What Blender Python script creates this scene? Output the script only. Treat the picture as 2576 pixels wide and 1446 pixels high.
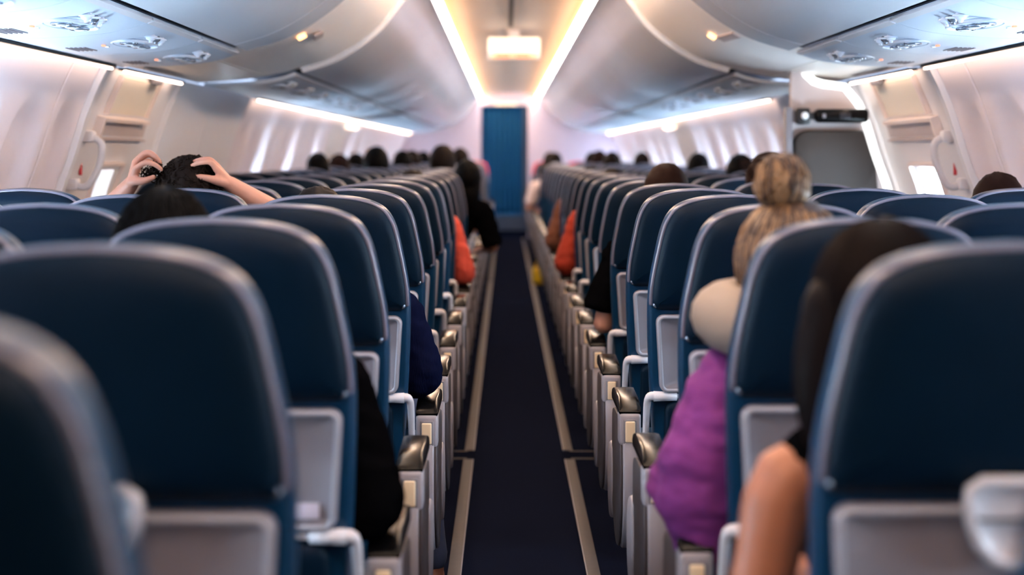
import bpy, bmesh, math, random
from mathutils import Vector, Matrix, noise
random.seed(7)
for o in list(bpy.data.objects): bpy.data.objects.remove(o)
S = bpy.context.scene
C = S.collection
# ------------------------------------------------------------------ camera
FPX = 4270.0; CX, CZ = -0.045, 1.27
cam = bpy.data.cameras.new('camera'); camo = bpy.data.objects.new('camera', cam); C.objects.link(camo)
cam.sensor_width = 36; cam.sensor_fit = 'HORIZONTAL'; cam.lens = FPX / 2576 * 36
cam.shift_x = 15 / 2576; cam.shift_y = -335 / 2576
cam.clip_start = 0.05; cam.clip_end = 100
cam.dof.use_dof = True; cam.dof.focus_distance = 4.7; cam.dof.aperture_fstop = 2.2
camo.location = (CX, 0, CZ); camo.rotation_euler = (math.pi / 2, 0, 0)
S.camera = camo
# ------------------------------------------------------------------ world, exposure
w = bpy.data.worlds.new('world'); S.world = w; w.use_nodes = True
w.node_tree.nodes['Background'].inputs[0].default_value = (0.55, 0.7, 1, 1)
w.node_tree.nodes['Background'].inputs[1].default_value = 0.25
S.view_settings.view_transform = 'Standard'; S.view_settings.look = 'None'
S.view_settings.gamma = 1; S.view_settings.use_curve_mapping = False
S.view_settings.exposure = 2.75
E_COVE, E_COVE_C = 7.5, (1.0, 0.50, 0.17)
E_VAL, E_VAL_C = 5.0, (1.0, 0.90, 0.82)
E_SIDE, E_SIDE_C = 2.8, (1.0, 0.70, 0.52)
E_DAY, E_DAY_C = 15.0, (0.62, 0.83, 1.0)

def P(px, py, d):
    return Vector((CX + (px - 1273) * d / FPX, d, CZ - (py - 388) * d / FPX))
def srgb(r, g, b):
    f = lambda c: (c / 255 / 12.92) if c / 255 <= 0.04045 else ((c / 255 + 0.055) / 1.055) ** 2.4
    return (f(r), f(g), f(b), 1)
# ------------------------------------------------------------------ materials
MATS = {}
def mat(name, col, rough=0.5, metal=0.0, var=0.0, vscale=20, bump=0.0, bscale=200, spec=0.5, coat=0.0, sheen=0.0, emit=None, estr=0, trans=0.0, stretch=None):
    m = bpy.data.materials.new(name); m.use_nodes = True
    nt = m.node_tree; b = nt.nodes['Principled BSDF']
    b.inputs['Base Color'].default_value = col
    b.inputs['Roughness'].default_value = rough
    b.inputs['Metallic'].default_value = metal
    b.inputs['Specular IOR Level'].default_value = spec
    b.inputs['Coat Weight'].default_value = coat
    b.inputs['Coat Roughness'].default_value = 0.15
    b.inputs['Sheen Weight'].default_value = sheen
    b.inputs['Transmission Weight'].default_value = trans
    tc = nt.nodes.new('ShaderNodeTexCoord'); vec = tc.outputs['Object']
    if stretch:
        mp = nt.nodes.new('ShaderNodeMapping'); mp.inputs['Scale'].default_value = stretch
        nt.links.new(vec, mp.inputs[0]); vec = mp.outputs[0]
    if var > 0:
        n = nt.nodes.new('ShaderNodeTexNoise'); n.inputs['Scale'].default_value = vscale; n.inputs['Detail'].default_value = 4
        nt.links.new(vec, n.inputs['Vector'])
        mx = nt.nodes.new('ShaderNodeMix'); mx.data_type = 'RGBA'
        mx.inputs[6].default_value = tuple(c * (1 - var) for c in col[:3]) + (1,)
        mx.inputs[7].default_value = tuple(min(1, c * (1 + var)) for c in col[:3]) + (1,)
        nt.links.new(n.outputs['Fac'], mx.inputs[0]); nt.links.new(mx.outputs[2], b.inputs['Base Color'])
    if bump > 0:
        n = nt.nodes.new('ShaderNodeTexNoise'); n.inputs['Scale'].default_value = bscale; n.inputs['Detail'].default_value = 3
        nt.links.new(vec, n.inputs['Vector'])
        bp = nt.nodes.new('ShaderNodeBump'); bp.inputs['Strength'].default_value = bump; bp.inputs['Distance'].default_value = 0.004
        nt.links.new(n.outputs['Fac'], bp.inputs['Height']); nt.links.new(bp.outputs[0], b.inputs['Normal'])
    if emit:
        b.inputs['Emission Color'].default_value = tuple(emit[:3]) + (1,)
        b.inputs['Emission Strength'].default_value = estr
    MATS[name] = m
    return m
mat('leather_dark', srgb(2, 24, 42), 0.46, var=0.15, vscale=9, bump=0.12, bscale=350, spec=0.13)
mat('leather_blue', srgb(6, 50, 80), 0.34, var=0.12, vscale=9, bump=0.12, bscale=300, spec=0.35)
mat('piping', srgb(112, 112, 130), 0.25, spec=0.7)
mat('grey_plastic', srgb(132, 125, 132), 0.42, var=0.03, vscale=40)
mat('light_plastic', srgb(214, 212, 218), 0.35)
mat('tray_rim', srgb(164, 164, 174), 0.35)
mat('arm_light', srgb(158, 154, 162), 0.38)
mat('arm_side', srgb(70, 65, 70), 0.5)
mat('mid_plastic', srgb(120, 118, 126), 0.45)
mat('cream_plastic', srgb(236, 214, 180), 0.4)
mat('black_gloss', srgb(9, 10, 13), 0.22, spec=0.16)
mat('black_plastic', srgb(28, 28, 32), 0.45)
mat('metal_dark', srgb(50, 50, 56), 0.4, metal=0.6)
mat('carpet', srgb(19, 23, 37), 0.95, var=0.3, vscale=180, bump=0.5, bscale=500, spec=0.0)
mat('strip', srgb(74, 69, 68), 0.6, var=0.2, vscale=30)
mat('wall', srgb(236, 228, 236), 0.42, var=0.015, vscale=15)
mat('wall_plain', srgb(234, 235, 242), 0.38)
mat('bin', srgb(224, 230, 240), 0.22, var=0.01, vscale=8, spec=0.5)
mat('psu', srgb(204, 216, 232), 0.45, spec=0.5)
mat('cream_panel', srgb(252, 248, 246), 0.45)
mat('ceiling', srgb(176, 164, 156), 0.5)
mat('valance', srgb(240, 236, 230), 0.35)
mat('gap_dark', srgb(5, 5, 7), 0.7)
mat('lens', srgb(230, 235, 240), 0.1, spec=0.8)
mat('steel', srgb(150, 160, 175), 0.25, metal=0.7)
mat('bulkhead', srgb(206, 194, 212), 0.5)
mat('partition', srgb(196, 184, 184), 0.55, var=0.02)
mat('jump_grey', srgb(62, 57, 55), 0.75, var=0.06, vscale=60, bump=0.1)
mat('curtain', srgb(2, 100, 154), 0.7, var=0.1, vscale=12)
mat('door', srgb(228, 226, 230), 0.45)
mat('door_trim', srgb(236, 222, 218), 0.45)
mat('beige', srgb(232, 225, 212), 0.5)
mat('red', srgb(205, 60, 70), 0.5)
mat('red_cover', srgb(225, 50, 85), 0.7)
mat('skin', srgb(206, 148, 126), 0.5, var=0.08, vscale=30, bump=0.05, bscale=200)
mat('skin_tan', srgb(164, 105, 78), 0.5, var=0.08, vscale=30)
mat('hair_dark', srgb(24, 16, 13), 0.55, var=0.4, vscale=60, stretch=(1, 1, 0.15), spec=0.08)
mat('hair_black', srgb(7, 6, 7), 0.55, var=0.3, vscale=60, spec=0.05)
mat('hair_brown', srgb(34, 19, 15), 0.6, var=0.3, vscale=60, spec=0.05)
mat('hair_auburn', srgb(13, 6, 6), 0.55, var=0.35, vscale=50, stretch=(1, 1, 0.1), spec=0.05)
mat('hair_blond', srgb(138, 106, 74), 0.42, var=0.35, vscale=45, stretch=(1, 1, 0.12))
mat('hair_blond_dark', srgb(62, 42, 31), 0.45, var=0.3, vscale=45, stretch=(1, 1, 0.12))
mat('purple', srgb(122, 44, 124), 0.85, var=0.12, vscale=40, bump=0.35, bscale=90, stretch=(1, 1, 4))
mat('black_cloth', srgb(7, 7, 9), 0.85, var=0.2, bump=0.2, bscale=120, spec=0.0)
mat('navy_cloth', srgb(13, 17, 40), 0.85, var=0.35, vscale=60, bump=0.4, bscale=60, stretch=(6, 1, 1), spec=0.0)
mat('coral_cloth', srgb(200, 74, 60), 0.85, var=0.2, bump=0.3, bscale=50)
mat('orange_cloth', srgb(158, 46, 24), 0.85, var=0.15, bump=0.3, bscale=60)
mat('white_cloth', srgb(228, 205, 200), 0.85, var=0.1, bump=0.3, bscale=60)
mat('brown_cloth', srgb(104, 58, 36), 0.85, var=0.15)
mat('grey_cloth', srgb(90, 92, 102), 0.85, var=0.15)
mat('jeans', srgb(40, 52, 80), 0.85, var=0.2)
mat('pillow', srgb(150, 134, 122), 0.8, var=0.05, bump=0.1, bscale=150)
mat('shoe', srgb(120, 72, 50), 0.5)
mat('yellow', srgb(230, 190, 30), 0.6)
mat('paper', srgb(205, 200, 218), 0.6)
mat('print', srgb(150, 145, 165), 0.6)
mat('eye', srgb(240, 240, 240), 0.2)
mat('em_cove', srgb(255, 240, 220), 0.5, emit=E_COVE_C, estr=E_COVE)
mat('em_valance', srgb(255, 250, 240), 0.4, emit=E_VAL_C, estr=E_VAL)
mat('em_side', srgb(255, 240, 220), 0.5, emit=E_SIDE_C, estr=E_SIDE)
mat('em_day', srgb(250, 250, 255), 0.4, emit=E_DAY_C, estr=E_DAY)
mat('edge_spill_glow', srgb(250, 250, 250), 0.4, emit=(0.95, 1.0, 0.98), estr=0.35)
mat('em_day_soft', srgb(250, 250, 255), 0.4, emit=(0.75, 0.88, 1), estr=0.12)
mat('em_sign', srgb(255, 240, 215), 0.4, emit=(1.0, 0.85, 0.62), estr=0.17)
mat('em_red', srgb(230, 110, 80), 0.4, emit=(1.0, 0.36, 0.2), estr=0.2)
mat('em_amber', srgb(255, 160, 80), 0.4, emit=(1.0, 0.5, 0.2), estr=0.6)
mat('em_warm', srgb(255, 220, 190), 0.4, emit=(1.0, 0.7, 0.5), estr=0.9)
mat('em_screen', srgb(90, 150, 230), 0.3, emit=(0.25, 0.5, 1.0), estr=0.8)

# ------------------------------------------------------------------ mesh helpers
def me_from(bm, smooth=True, name='m'):
    bmesh.ops.recalc_face_normals(bm, faces=bm.faces)
    me = bpy.data.meshes.new(name); bm.to_mesh(me); bm.free()
    if smooth:
        for p in me.polygons: p.use_smooth = True
    return me
def sharp(me, ang=40):
    try: me.set_sharp_from_angle(angle=math.radians(ang))
    except Exception: pass
    return me
def obj(name, me, m, parent=None, loc=None, rz=None):
    o = bpy.data.objects.new(name, me); C.objects.link(o)
    if m is not None:
        if len(me.materials) == 0: me.materials.append(MATS[m])
        elif me.materials[0] != MATS[m]:
            o.material_slots[0].link = 'OBJECT'; o.material_slots[0].material = MATS[m]
    if parent: o.parent = parent
    if loc is not None: o.location = loc
    if rz is not None: o.rotation_euler = (0, 0, rz)
    return o
def tag(o, label, cat, group=None, kind=None):
    o['label'] = label
    if kind: o['kind'] = kind
    else: o['category'] = cat
    if group: o['group'] = group
    return o
def struct(o, label):
    o['kind'] = 'structure'; o['label'] = label; return o
def empty(name, loc=(0, 0, 0), rz=0):
    o = bpy.data.objects.new(name, None); C.objects.link(o); o.location = loc; o.rotation_euler = (0, 0, rz)
    o.empty_display_size = 0.05
    return o
def bm_box(bm, c, s, bev=0.0, seg=2, rot=None):
    r = bmesh.ops.create_cube(bm, size=1.0)
    vs = r['verts']
    bmesh.ops.scale(bm, vec=Vector(s), verts=vs)
    if bev > 0:
        es = list({e for v in vs for e in v.link_edges})
        rr = bmesh.ops.bevel(bm, geom=es, offset=bev, segments=seg, affect='EDGES', profile=0.6)
        vs = list({v for f in rr['faces'] for v in f.verts} | {v for v in vs if v.is_valid})
    if rot is not None: bmesh.ops.rotate(bm, cent=(0, 0, 0), matrix=rot, verts=vs)
    bmesh.ops.translate(bm, vec=Vector(c), verts=vs)
    return vs
def box(c, s, bev=0.0, seg=2, rot=None):
    bm = bmesh.new(); bm_box(bm, c, s, bev, seg, rot); return sharp(me_from(bm))
def cr(pts, n):
    """Catmull-Rom through a list of equal-length tuples"""
    out = []; L = len(pts)
    for i in range(L - 1):
        p0 = pts[max(i - 1, 0)]; p1 = pts[i]; p2 = pts[i + 1]; p3 = pts[min(i + 2, L - 1)]
        for k in range(n):
            t = k / n
            out.append(tuple(0.5 * ((2 * b) + (-a + c) * t + (2 * a - 5 * b + 4 * c - d) * t * t + (-a + 3 * b - 3 * c + d) * t ** 3) for a, b, c, d in zip(p0, p1, p2, p3)))
    out.append(tuple(pts[-1])); return out
def bm_tube(bm, pts, rad, seg=8, n=1, cap=True, side=None, round_cap=True):
    """closed tube; rad: number or list of r or (a,b) ellipse radii; side = direction of the a axis"""
    pts = [Vector(p) for p in pts]
    if not isinstance(rad, (list, tuple)): rad = [rad] * len(pts)
    rad = [(r, r) if not isinstance(r, (list, tuple)) else tuple(r) for r in rad]
    if n > 1:
        s = cr([tuple(p) + r for p, r in zip(pts, rad)], n)
        pts = [Vector(q[:3]) for q in s]; rad = [(q[3], q[4]) for q in s]
    if cap and round_cap:
        t0 = (pts[0] - pts[1]).normalized(); t1 = (pts[-1] - pts[-2]).normalized()
        r0 = min(rad[0]); r1 = min(rad[-1]); a0 = rad[0]; a1 = rad[-1]; p0 = pts[0]; p1 = pts[-1]
        pre = [(p0 + t0 * r0 * k, (a0[0] * q, a0[1] * q)) for k, q in ((0.95, 0.3), (0.7, 0.7), (0.38, 0.92))]
        pos = [(p1 + t1 * r1 * k, (a1[0] * q, a1[1] * q)) for k, q in ((0.38, 0.92), (0.7, 0.7), (0.95, 0.3))]
        pts = [q[0] for q in pre] + pts + [q[0] for q in pos]; rad = [q[1] for q in pre] + rad + [q[1] for q in pos]
    rings = []; up = None
    for i, p in enumerate(pts):
        t = (pts[min(i + 1, len(pts) - 1)] - pts[max(i - 1, 0)]).normalized()
        if side is not None:
            a = Vector(side); a = (a - t * a.dot(t)).normalized()
        else:
            if up is None:
                up = Vector((0, 0, 1)) if abs(t.z) < 0.9 else Vector((1, 0, 0))
            a = (up - t * up.dot(t)).normalized(); up = a
        b = t.cross(a)
        rings.append([bm.verts.new(p + a * (rad[i][0] * math.cos(2 * math.pi * k / seg)) + b * (rad[i][1] * math.sin(2 * math.pi * k / seg))) for k in range(seg)])
    for i in range(len(rings) - 1):
        for k in range(seg):
            bm.faces.new((rings[i][k], rings[i][(k + 1) % seg], rings[i + 1][(k + 1) % seg], rings[i + 1][k]))
    if cap:
        bm.faces.new(list(reversed(rings[0]))); bm.faces.new(rings[-1])
    return [v for r in rings for v in r]
def tube(pts, rad, seg=8, n=1, **k):
    bm = bmesh.new(); bm_tube(bm, pts, rad, seg, n, **k); return me_from(bm)
def bm_ell(bm, c, r, u=20, v=12, rot=None):
    res = bmesh.ops.create_uvsphere(bm, u_segments=u, v_segments=v, radius=1.0)
    vs = res['verts']; bmesh.ops.scale(bm, vec=Vector(r), verts=vs)
    if rot is not None: bmesh.ops.rotate(bm, cent=(0, 0, 0), matrix=rot, verts=vs)
    bmesh.ops.translate(bm, vec=Vector(c), verts=vs); return vs
def extrude_prof(pts, y0, y1, th, side=1, ny=1, bev=0.0, caps=True):
    """cross-section polyline (x,z), thickened by th along its normal, extruded along y; side mirrors x"""
    n = len(pts); off = []
    for i in range(n):
        a = Vector(pts[max(i - 1, 0)]); b = Vector(pts[min(i + 1, n - 1)]); t = (b - a).normalized()
        nn = Vector((-t.y, t.x)); off.append(Vector(pts[i]) + nn * th)
    loop = [Vector(p) for p in pts] + list(reversed(off))
    bm = bmesh.new(); rings = []
    for k in range(ny + 1):
        y = y0 + (y1 - y0) * k / ny
        rings.append([bm.verts.new((side * p.x, y, p.y)) for p in loop])
    L = len(loop)
    for k in range(ny):
        for i in range(L):
            bm.faces.new((rings[k][i], rings[k][(i + 1) % L], rings[k + 1][(i + 1) % L], rings[k + 1][i]))
    for r in (rings[0], rings[-1]):
        for i in range(n - 1):
            bm.faces.new((r[i], r[i + 1], r[L - 2 - i], r[L - 1 - i]))
    return sharp(me_from(bm), 35)
def offset_loop(loop, d):
    n = len(loop); out = []
    for i in range(n):
        a = Vector(loop[i - 1]); b = Vector(loop[(i + 1) % n]); t = (b - a)
        if t.length < 1e-9: out.append(Vector(loop[i])); continue
        t.normalize(); out.append(Vector(loop[i]) + Vector((-t.y, t.x)) * d)
    return out
def pillow(loop, rings, lean=0.0, zref=1.0, capA=True, capB=True, dome=None):
    """loop: ccw (x,z). rings: list of (inset, y) or ('s',scale,y). Lofted solid, sheared by lean about zref"""
    bm = bmesh.new(); cx = sum(p[0] for p in loop) / len(loop); cz = sum(p[1] for p in loop) / len(loop)
    R = []
    for r in rings:
        if r[0] == 's':
            L = [Vector((cx + (p[0] - cx) * r[1], cz + (p[1] - cz) * r[1])) for p in loop]; y = r[2]
        else:
            L = offset_loop(loop, r[0]); y = r[1]
        R.append([bm.verts.new((p.x, y + (zref - p.y) * lean, p.y)) for p in L])
    n = len(loop)
    for a, b in zip(R[:-1], R[1:]):
        for i in range(n): bm.faces.new((a[i], a[(i + 1) % n], b[(i + 1) % n], b[i]))
    for ring, on in ((R[0], capA), (R[-1], capB)):
        if on:
            c = bm.verts.new(sum((v.co for v in ring), Vector()) / n)
            for i in range(n): bm.faces.new((ring[i], ring[(i + 1) % n], c))
    return me_from(bm)
def rrect(x0, x1, z0, z1, r, k=5, taper=0.0):
    pts = []
    for cx, cz, a0 in ((x1 - r, z0 + r, -90), (x1 - r, z1 - r, 0), (x0 + r, z1 - r, 90), (x0 + r, z0 + r, 180)):
        for i in range(k + 1):
            a = math.radians(a0 + 90 * i / k); pts.append((cx + r * math.cos(a), cz + r * math.sin(a)))
    if taper:
        xm = (x0 + x1) / 2
        pts = [(xm + (x - xm) * (1 - taper * (z1 - z) / (z1 - z0)), z) for x, z in pts]
    return pts
def remesh(bm, vox, smooth_it=4, name='m'):
    bmesh.ops.recalc_face_normals(bm, faces=bm.faces)
    me = bpy.data.meshes.new(name); bm.to_mesh(me); bm.free()
    o = bpy.data.objects.new('tmp', me); C.objects.link(o)
    r = o.modifiers.new('r', 'REMESH'); r.mode = 'VOXEL'; r.voxel_size = vox
    if smooth_it:
        s = o.modifiers.new('s', 'SMOOTH'); s.factor = 0.5; s.iterations = smooth_it
    dg = bpy.context.evaluated_depsgraph_get()
    out = bpy.data.meshes.new_from_object(o.evaluated_get(dg))
    bpy.data.objects.remove(o); bpy.data.meshes.remove(me)
    for p in out.polygons: p.use_smooth = True
    return out

# ------------------------------------------------------------------ cabin shell
SIDES = (('left', -1), ('right', 1))
SIDE_TXT = {-1: 'side of the raised-hands passenger', 1: 'jump seat side'}
WALLP = [(1.53, 1.605), (1.60, 1.45), (1.66, 1.26), (1.71, 1.12), (1.75, 0.95), (1.77, 0.75), (1.765, 0.5), (1.73, 0.25), (1.68, 0.02)]
WS = cr(WALLP, 8)
def wx(z):
    for (x0, z0), (x1, z1) in zip(WS[:-1], WS[1:]):
        if z0 >= z >= z1:
            return x0 + (x1 - x0) * (z0 - z) / max(z0 - z1, 1e-6)
    return WS[0][0] if z > WS[0][1] else WS[-1][0]
def wall_seg(z0, z1, inset=0.0, n=12):
    out = []
    for i in range(n + 1):
        z = z0 + (z1 - z0) * i / n
        dz = 0.01; t = Vector((wx(z + dz) - wx(z - dz), 2 * dz)).normalized()
        nn = Vector((-t.y, t.x))              # towards the cabin
        if nn.x > 0: nn = -nn
        out.append((wx(z) + nn.x * inset, z + nn.y * inset))
    return out
def wall_slab(side, d0, d1, z0, z1, proud, th, n=10):
    return extrude_prof(wall_seg(z0, z1, proud, n), d0, d1, -th if z1 > z0 else th, side)

YF = 26.0; YB = -1.2
bmf = box((0, (YF + 2.5 + YB) / 2, -0.03), (3.5, YF + 2.5 - YB, 0.06))
floor = struct(obj('floor', bmf, 'carpet'), 'dark navy carpeted cabin floor with the narrow aisle')

WZ = 1.22; WPITCH = 0.508
def window_panel_mesh(side, nw):
    L = nw * WPITCH; g = 0.005
    nu = 26 * nw; nv = 44
    bm = bmesh.new(); V = []
    for j in range(nv + 1):
        z = 1.605 + (0.02 - 1.605) * (j / nv)
        seg = wall_seg(z, z - 0.0001, 0, 1)[0]
        for i in range(nu + 1):
            u = g + (L - 2 * g) * i / nu
            k = min(int(u / WPITCH), nw - 1); du = u - (k + 0.5) * WPITCH; dz = z - 1.13
            q = ((abs(du) / 0.215) ** 2.6 + (abs(dz) / 0.36) ** 2.6) ** (1 / 2.6)
            t = max(0, min(1, (1 - q) / 0.38)); t = t * t * (3 - 2 * t)
            x = seg[0] + 0.045 * t
            V.append(bm.verts.new((side * x, u, z)))
    for j in range(nv):
        for i in range(nu):
            a = j * (nu + 1) + i
            bm.faces.new((V[a], V[a + 1], V[a + nu + 2], V[a + nu + 1]))
    # returned edges so every panel shows its own thickness at the seams
    for i0, i1 in ((0, 0), (nu, nu)):
        pr = None
        for j in range(nv + 1):
            v = V[j * (nu + 1) + i0]; o = bm.verts.new(v.co + Vector((side * 0.02, 0, 0)))
            if pr: bm.faces.new((pr[0], v, o, pr[1]))
            pr = (v, o)
    return me_from(bm)
PANEL = {(s, n): window_panel_mesh(s, n) for s in (-1, 1) for n in (1, 2)}
def pane_loop(): return rrect(-0.115, 0.115, -0.17, 0.17, 0.085, 6)
pane_me = pillow(pane_loop(), [(0, 0.0), (0.002, 0.004)])
frame_bm = bmesh.new()
lp = pane_loop(); bm_tube(frame_bm, [(p[0], 0, p[1]) for p in lp] + [(lp[0][0], 0, lp[0][1])], 0.009, 6, cap=False); frame_me = me_from(frame_bm)
shade_me = pillow(rrect(-0.112, 0.112, -0.165, 0.165, 0.08, 6), [(0, 0), (0.004, 0.004), ('s', 0.5, 0.006)])
grip_me = box((0, 0.009, -0.12), (0.07, 0.008, 0.012), 0.003)
wn = [0]
def add_window(side, y, opened):
    wn[0] += 1
    zc = 0.985; tilt = math.atan2(wx(0.82) - wx(1.14), 0.32)
    e = empty('window_%d' % wn[0]); 
    e.location = (side * (wx(zc) + 0.036), y, zc)
    # local y points into the cabin, leaning with the wall
    e.rotation_euler = (Matrix.Rotation(side * math.pi / 2, 3, 'Z') @ Matrix.Rotation(tilt, 3, 'X')).to_euler()
    struct(e, 'oval cabin window with %s in the sidewall' % ('bright daylight pane' if opened else 'its shade pulled down'))
    obj('frame', frame_me, 'light_plastic', e)
    if opened: obj('pane', pane_me, 'em_day', e)
    else:
        s = obj('shade', shade_me, 'wall', e); obj('shade_grip', grip_me, 'light_plastic', s)
NOSEW = []
OPEN_W = {-1: lambda y: 1.2 < y < 5.2 or (y > 9.9 and int(y / WPITCH) % 3 == 0), 1: lambda y: 1.2 < y < 5.2 or (y > 9.9 and int(y / WPITCH) % 5 in (0, 2, 3))}
for sname, sd in SIDES:
    wl = empty('wall_' + sname); struct(wl, 'cream sidewall lining with sculpted window reveals, ' + SIDE_TXT[sd])
    y = 5.87 - 7 * 2 * WPITCH
    spans = []
    while y < 5.8: spans.append((y, 2)); y += 2 * WPITCH
    spans.append((5.87, 1))
    y = 9.9
    while y < 14.9: spans.append((y, 2)); y += 2 * WPITCH
    y2 = y
    y = y2 + 1.5
    while y < YF - 0.3: spans.append((y, 2)); y += 2 * WPITCH
    for y, n in spans:
        wp = obj('wall_panel', PANEL[(sd, n)], 'wall', wl, (0, y, 0))
        if n == 1: wp.scale = (1, 0.745, 1)
        for k in range(n):
            yc = y + (k + 0.5) * WPITCH * (0.745 if n == 1 else 1)
            if yc > -1.0: add_window(sd, yc, OPEN_W[sd](yc))
    for y0, y1 in ((7.8, 8.86), (8.868, 9.895)):
        obj('wall_panel', extrude_prof(wall_seg(0.02, 1.605, 0, 24), y0, y1, -0.02 , sd), 'wall_plain', wl)
    obj('wall_panel', extrude_prof(wall_seg(0.02, 1.605, 0, 24), y2 + 0.004, y2 + 1.496, -0.02, sd), 'wall_plain', wl)
    # dark backing behind the seams
    obj('hull_liner', extrude_prof([(x + 0.075, z) for x, z in WS[::4]], YB, YF + 2, 0.02, sd), 'gap_dark', wl)

# emergency doors in the sidewalls
dn = 0
for sname, sd in SIDES:
    dn += 1
    e = empty('door_%d' % dn); struct(e, 'white emergency exit door with grab handle, ' + SIDE_TXT[sd])
    obj('door_panel', wall_slab(sd, 6.27, 7.72, 0.05, 1.60, 0.0, 0.02, 24), 'door', e)
    f0 = obj('door_frame', wall_slab(sd, 6.25, 6.30, 0.05, 1.60, 0.022, 0.03, 24), 'wall_plain', e)
    obj('door_frame', wall_slab(sd, 7.70, 7.795, 0.05, 1.60, 0.022, 0.03, 24), 'wall_plain', e)
    obj('upper_panel', wall_slab(sd, 6.62, 7.28, 1.435, 1.575, 0.012, 0.012), 'beige', e)
    obj('upper_panel_frame', wall_slab(sd, 6.58, 6.61, 1.43, 1.58, 0.02, 0.02), 'door_trim', e)
    obj('upper_panel_frame', wall_slab(sd, 7.30, 7.33, 1.43, 1.58, 0.02, 0.02), 'door_trim', e)
    obj('shelf_bar', wall_slab(sd, 6.50, 7.32, 1.405, 1.42, 0.035, 0.035), 'door_trim', e)
    obj('shelf_bar', wall_slab(sd, 6.50, 6.525, 1.335, 1.405, 0.035, 0.035), 'door_trim', e)
    obj('recess_panel', wall_slab(sd, 6.55, 7.40, 1.345, 1.40, 0.006, 0.006), 'partition', e)
    obj('lower_bar', wall_slab(sd, 6.55, 7.40, 1.33, 1.337, 0.02, 0.02), 'partition', e)
    obj('window_surround', wall_slab(sd, 6.74, 7.18, 1.225, 1.24, 0.018, 0.018), 'door_trim', e)
    obj('window_surround', wall_slab(sd, 6.74, 6.755, 0.94, 1.23, 0.018, 0.018), 'door_trim', e)
    obj('window_surround', wall_slab(sd, 7.165, 7.18, 0.94, 1.23, 0.018, 0.018), 'door_trim', e)
    obj('window_pane', wall_slab(sd, 6.82, 7.06, 0.97, 1.205, 0.006, 0.006), 'em_day' if sd > 0 else 'em_day_soft', e)
    hz = [(1.34, 0.0), (1.335, 0.055), (1.30, 0.075), (1.25, 0.08), (1.20, 0.075), (1.165, 0.055), (1.16, 0.0)]
    hp = []
    for z, i in hz:
        q = wall_seg(z, z - 0.001, i, 1)[0]; hp.append((sd * q[0], 6.43, q[1]))
    h = obj('grab_handle', tube(hp, 0.014, 10, 4), 'light_plastic', e)
    for z in (1.34, 1.16):
        q = wall_seg(z, z - 0.001, 0.008, 1)[0]
        obj('handle_mount', box((sd * q[0], 6.43, q[1]), (0.05, 0.07, 0.045), 0.012), 'light_plastic', h)
    q = wall_seg(1.19, 1.189, 0.012, 1)[0]
    obj('red_marking', box((sd * q[0], 6.50, 1.215), (0.012, 0.012, 0.05), 0.003), 'red', e)
    obj('light_box', wall_slab(sd, 7.10, 7.26, 1.575, 1.60, 0.03, 0.02), 'mid_plastic', e)

# ceiling
ce = empty('ceiling'); struct(ce, 'cream ceiling channel between the overhead bins')
cp = cr([(-0.41, 2.155), (-0.36, 2.185), (-0.2, 2.205), (0, 2.21), (0.2, 2.205), (0.36, 2.185), (0.41, 2.155)], 4)
y = YB
while y < YF:
    y1 = min(y + 1.6, YF); obj('ceiling_panel', extrude_prof(cp, y + 0.003, y1 - 0.003, 0.02), 'ceiling', ce); y = y1
obj('ceiling_slot', box((-0.012, 5.9, 2.206), (0.05, 13.2, 0.012), 0.003), 'mid_plastic', ce)
obj('ceiling_slot_gap', box((-0.012, 5.9, 2.199), (0.026, 13.0, 0.004)), 'gap_dark', ce)
obj('ceiling_slot', box((-0.012, 19.4, 2.206), (0.05, 13.0, 0.012), 0.003), 'ceiling', ce)
obj('ceiling_back', box((0, 13, 2.25), (3.2, 30, 0.02)), 'mid_plastic', ce)
BIN = cr([(0.447, 2.098), (0.50, 2.055), (0.556, 1.985), (0.64, 1.875), (0.765, 1.775), (0.887, 1.708), (1.03, 1.664)], 5)
VAL = [(0.447, 2.098), (0.436, 2.107), (0.418, 2.114)]
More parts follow.
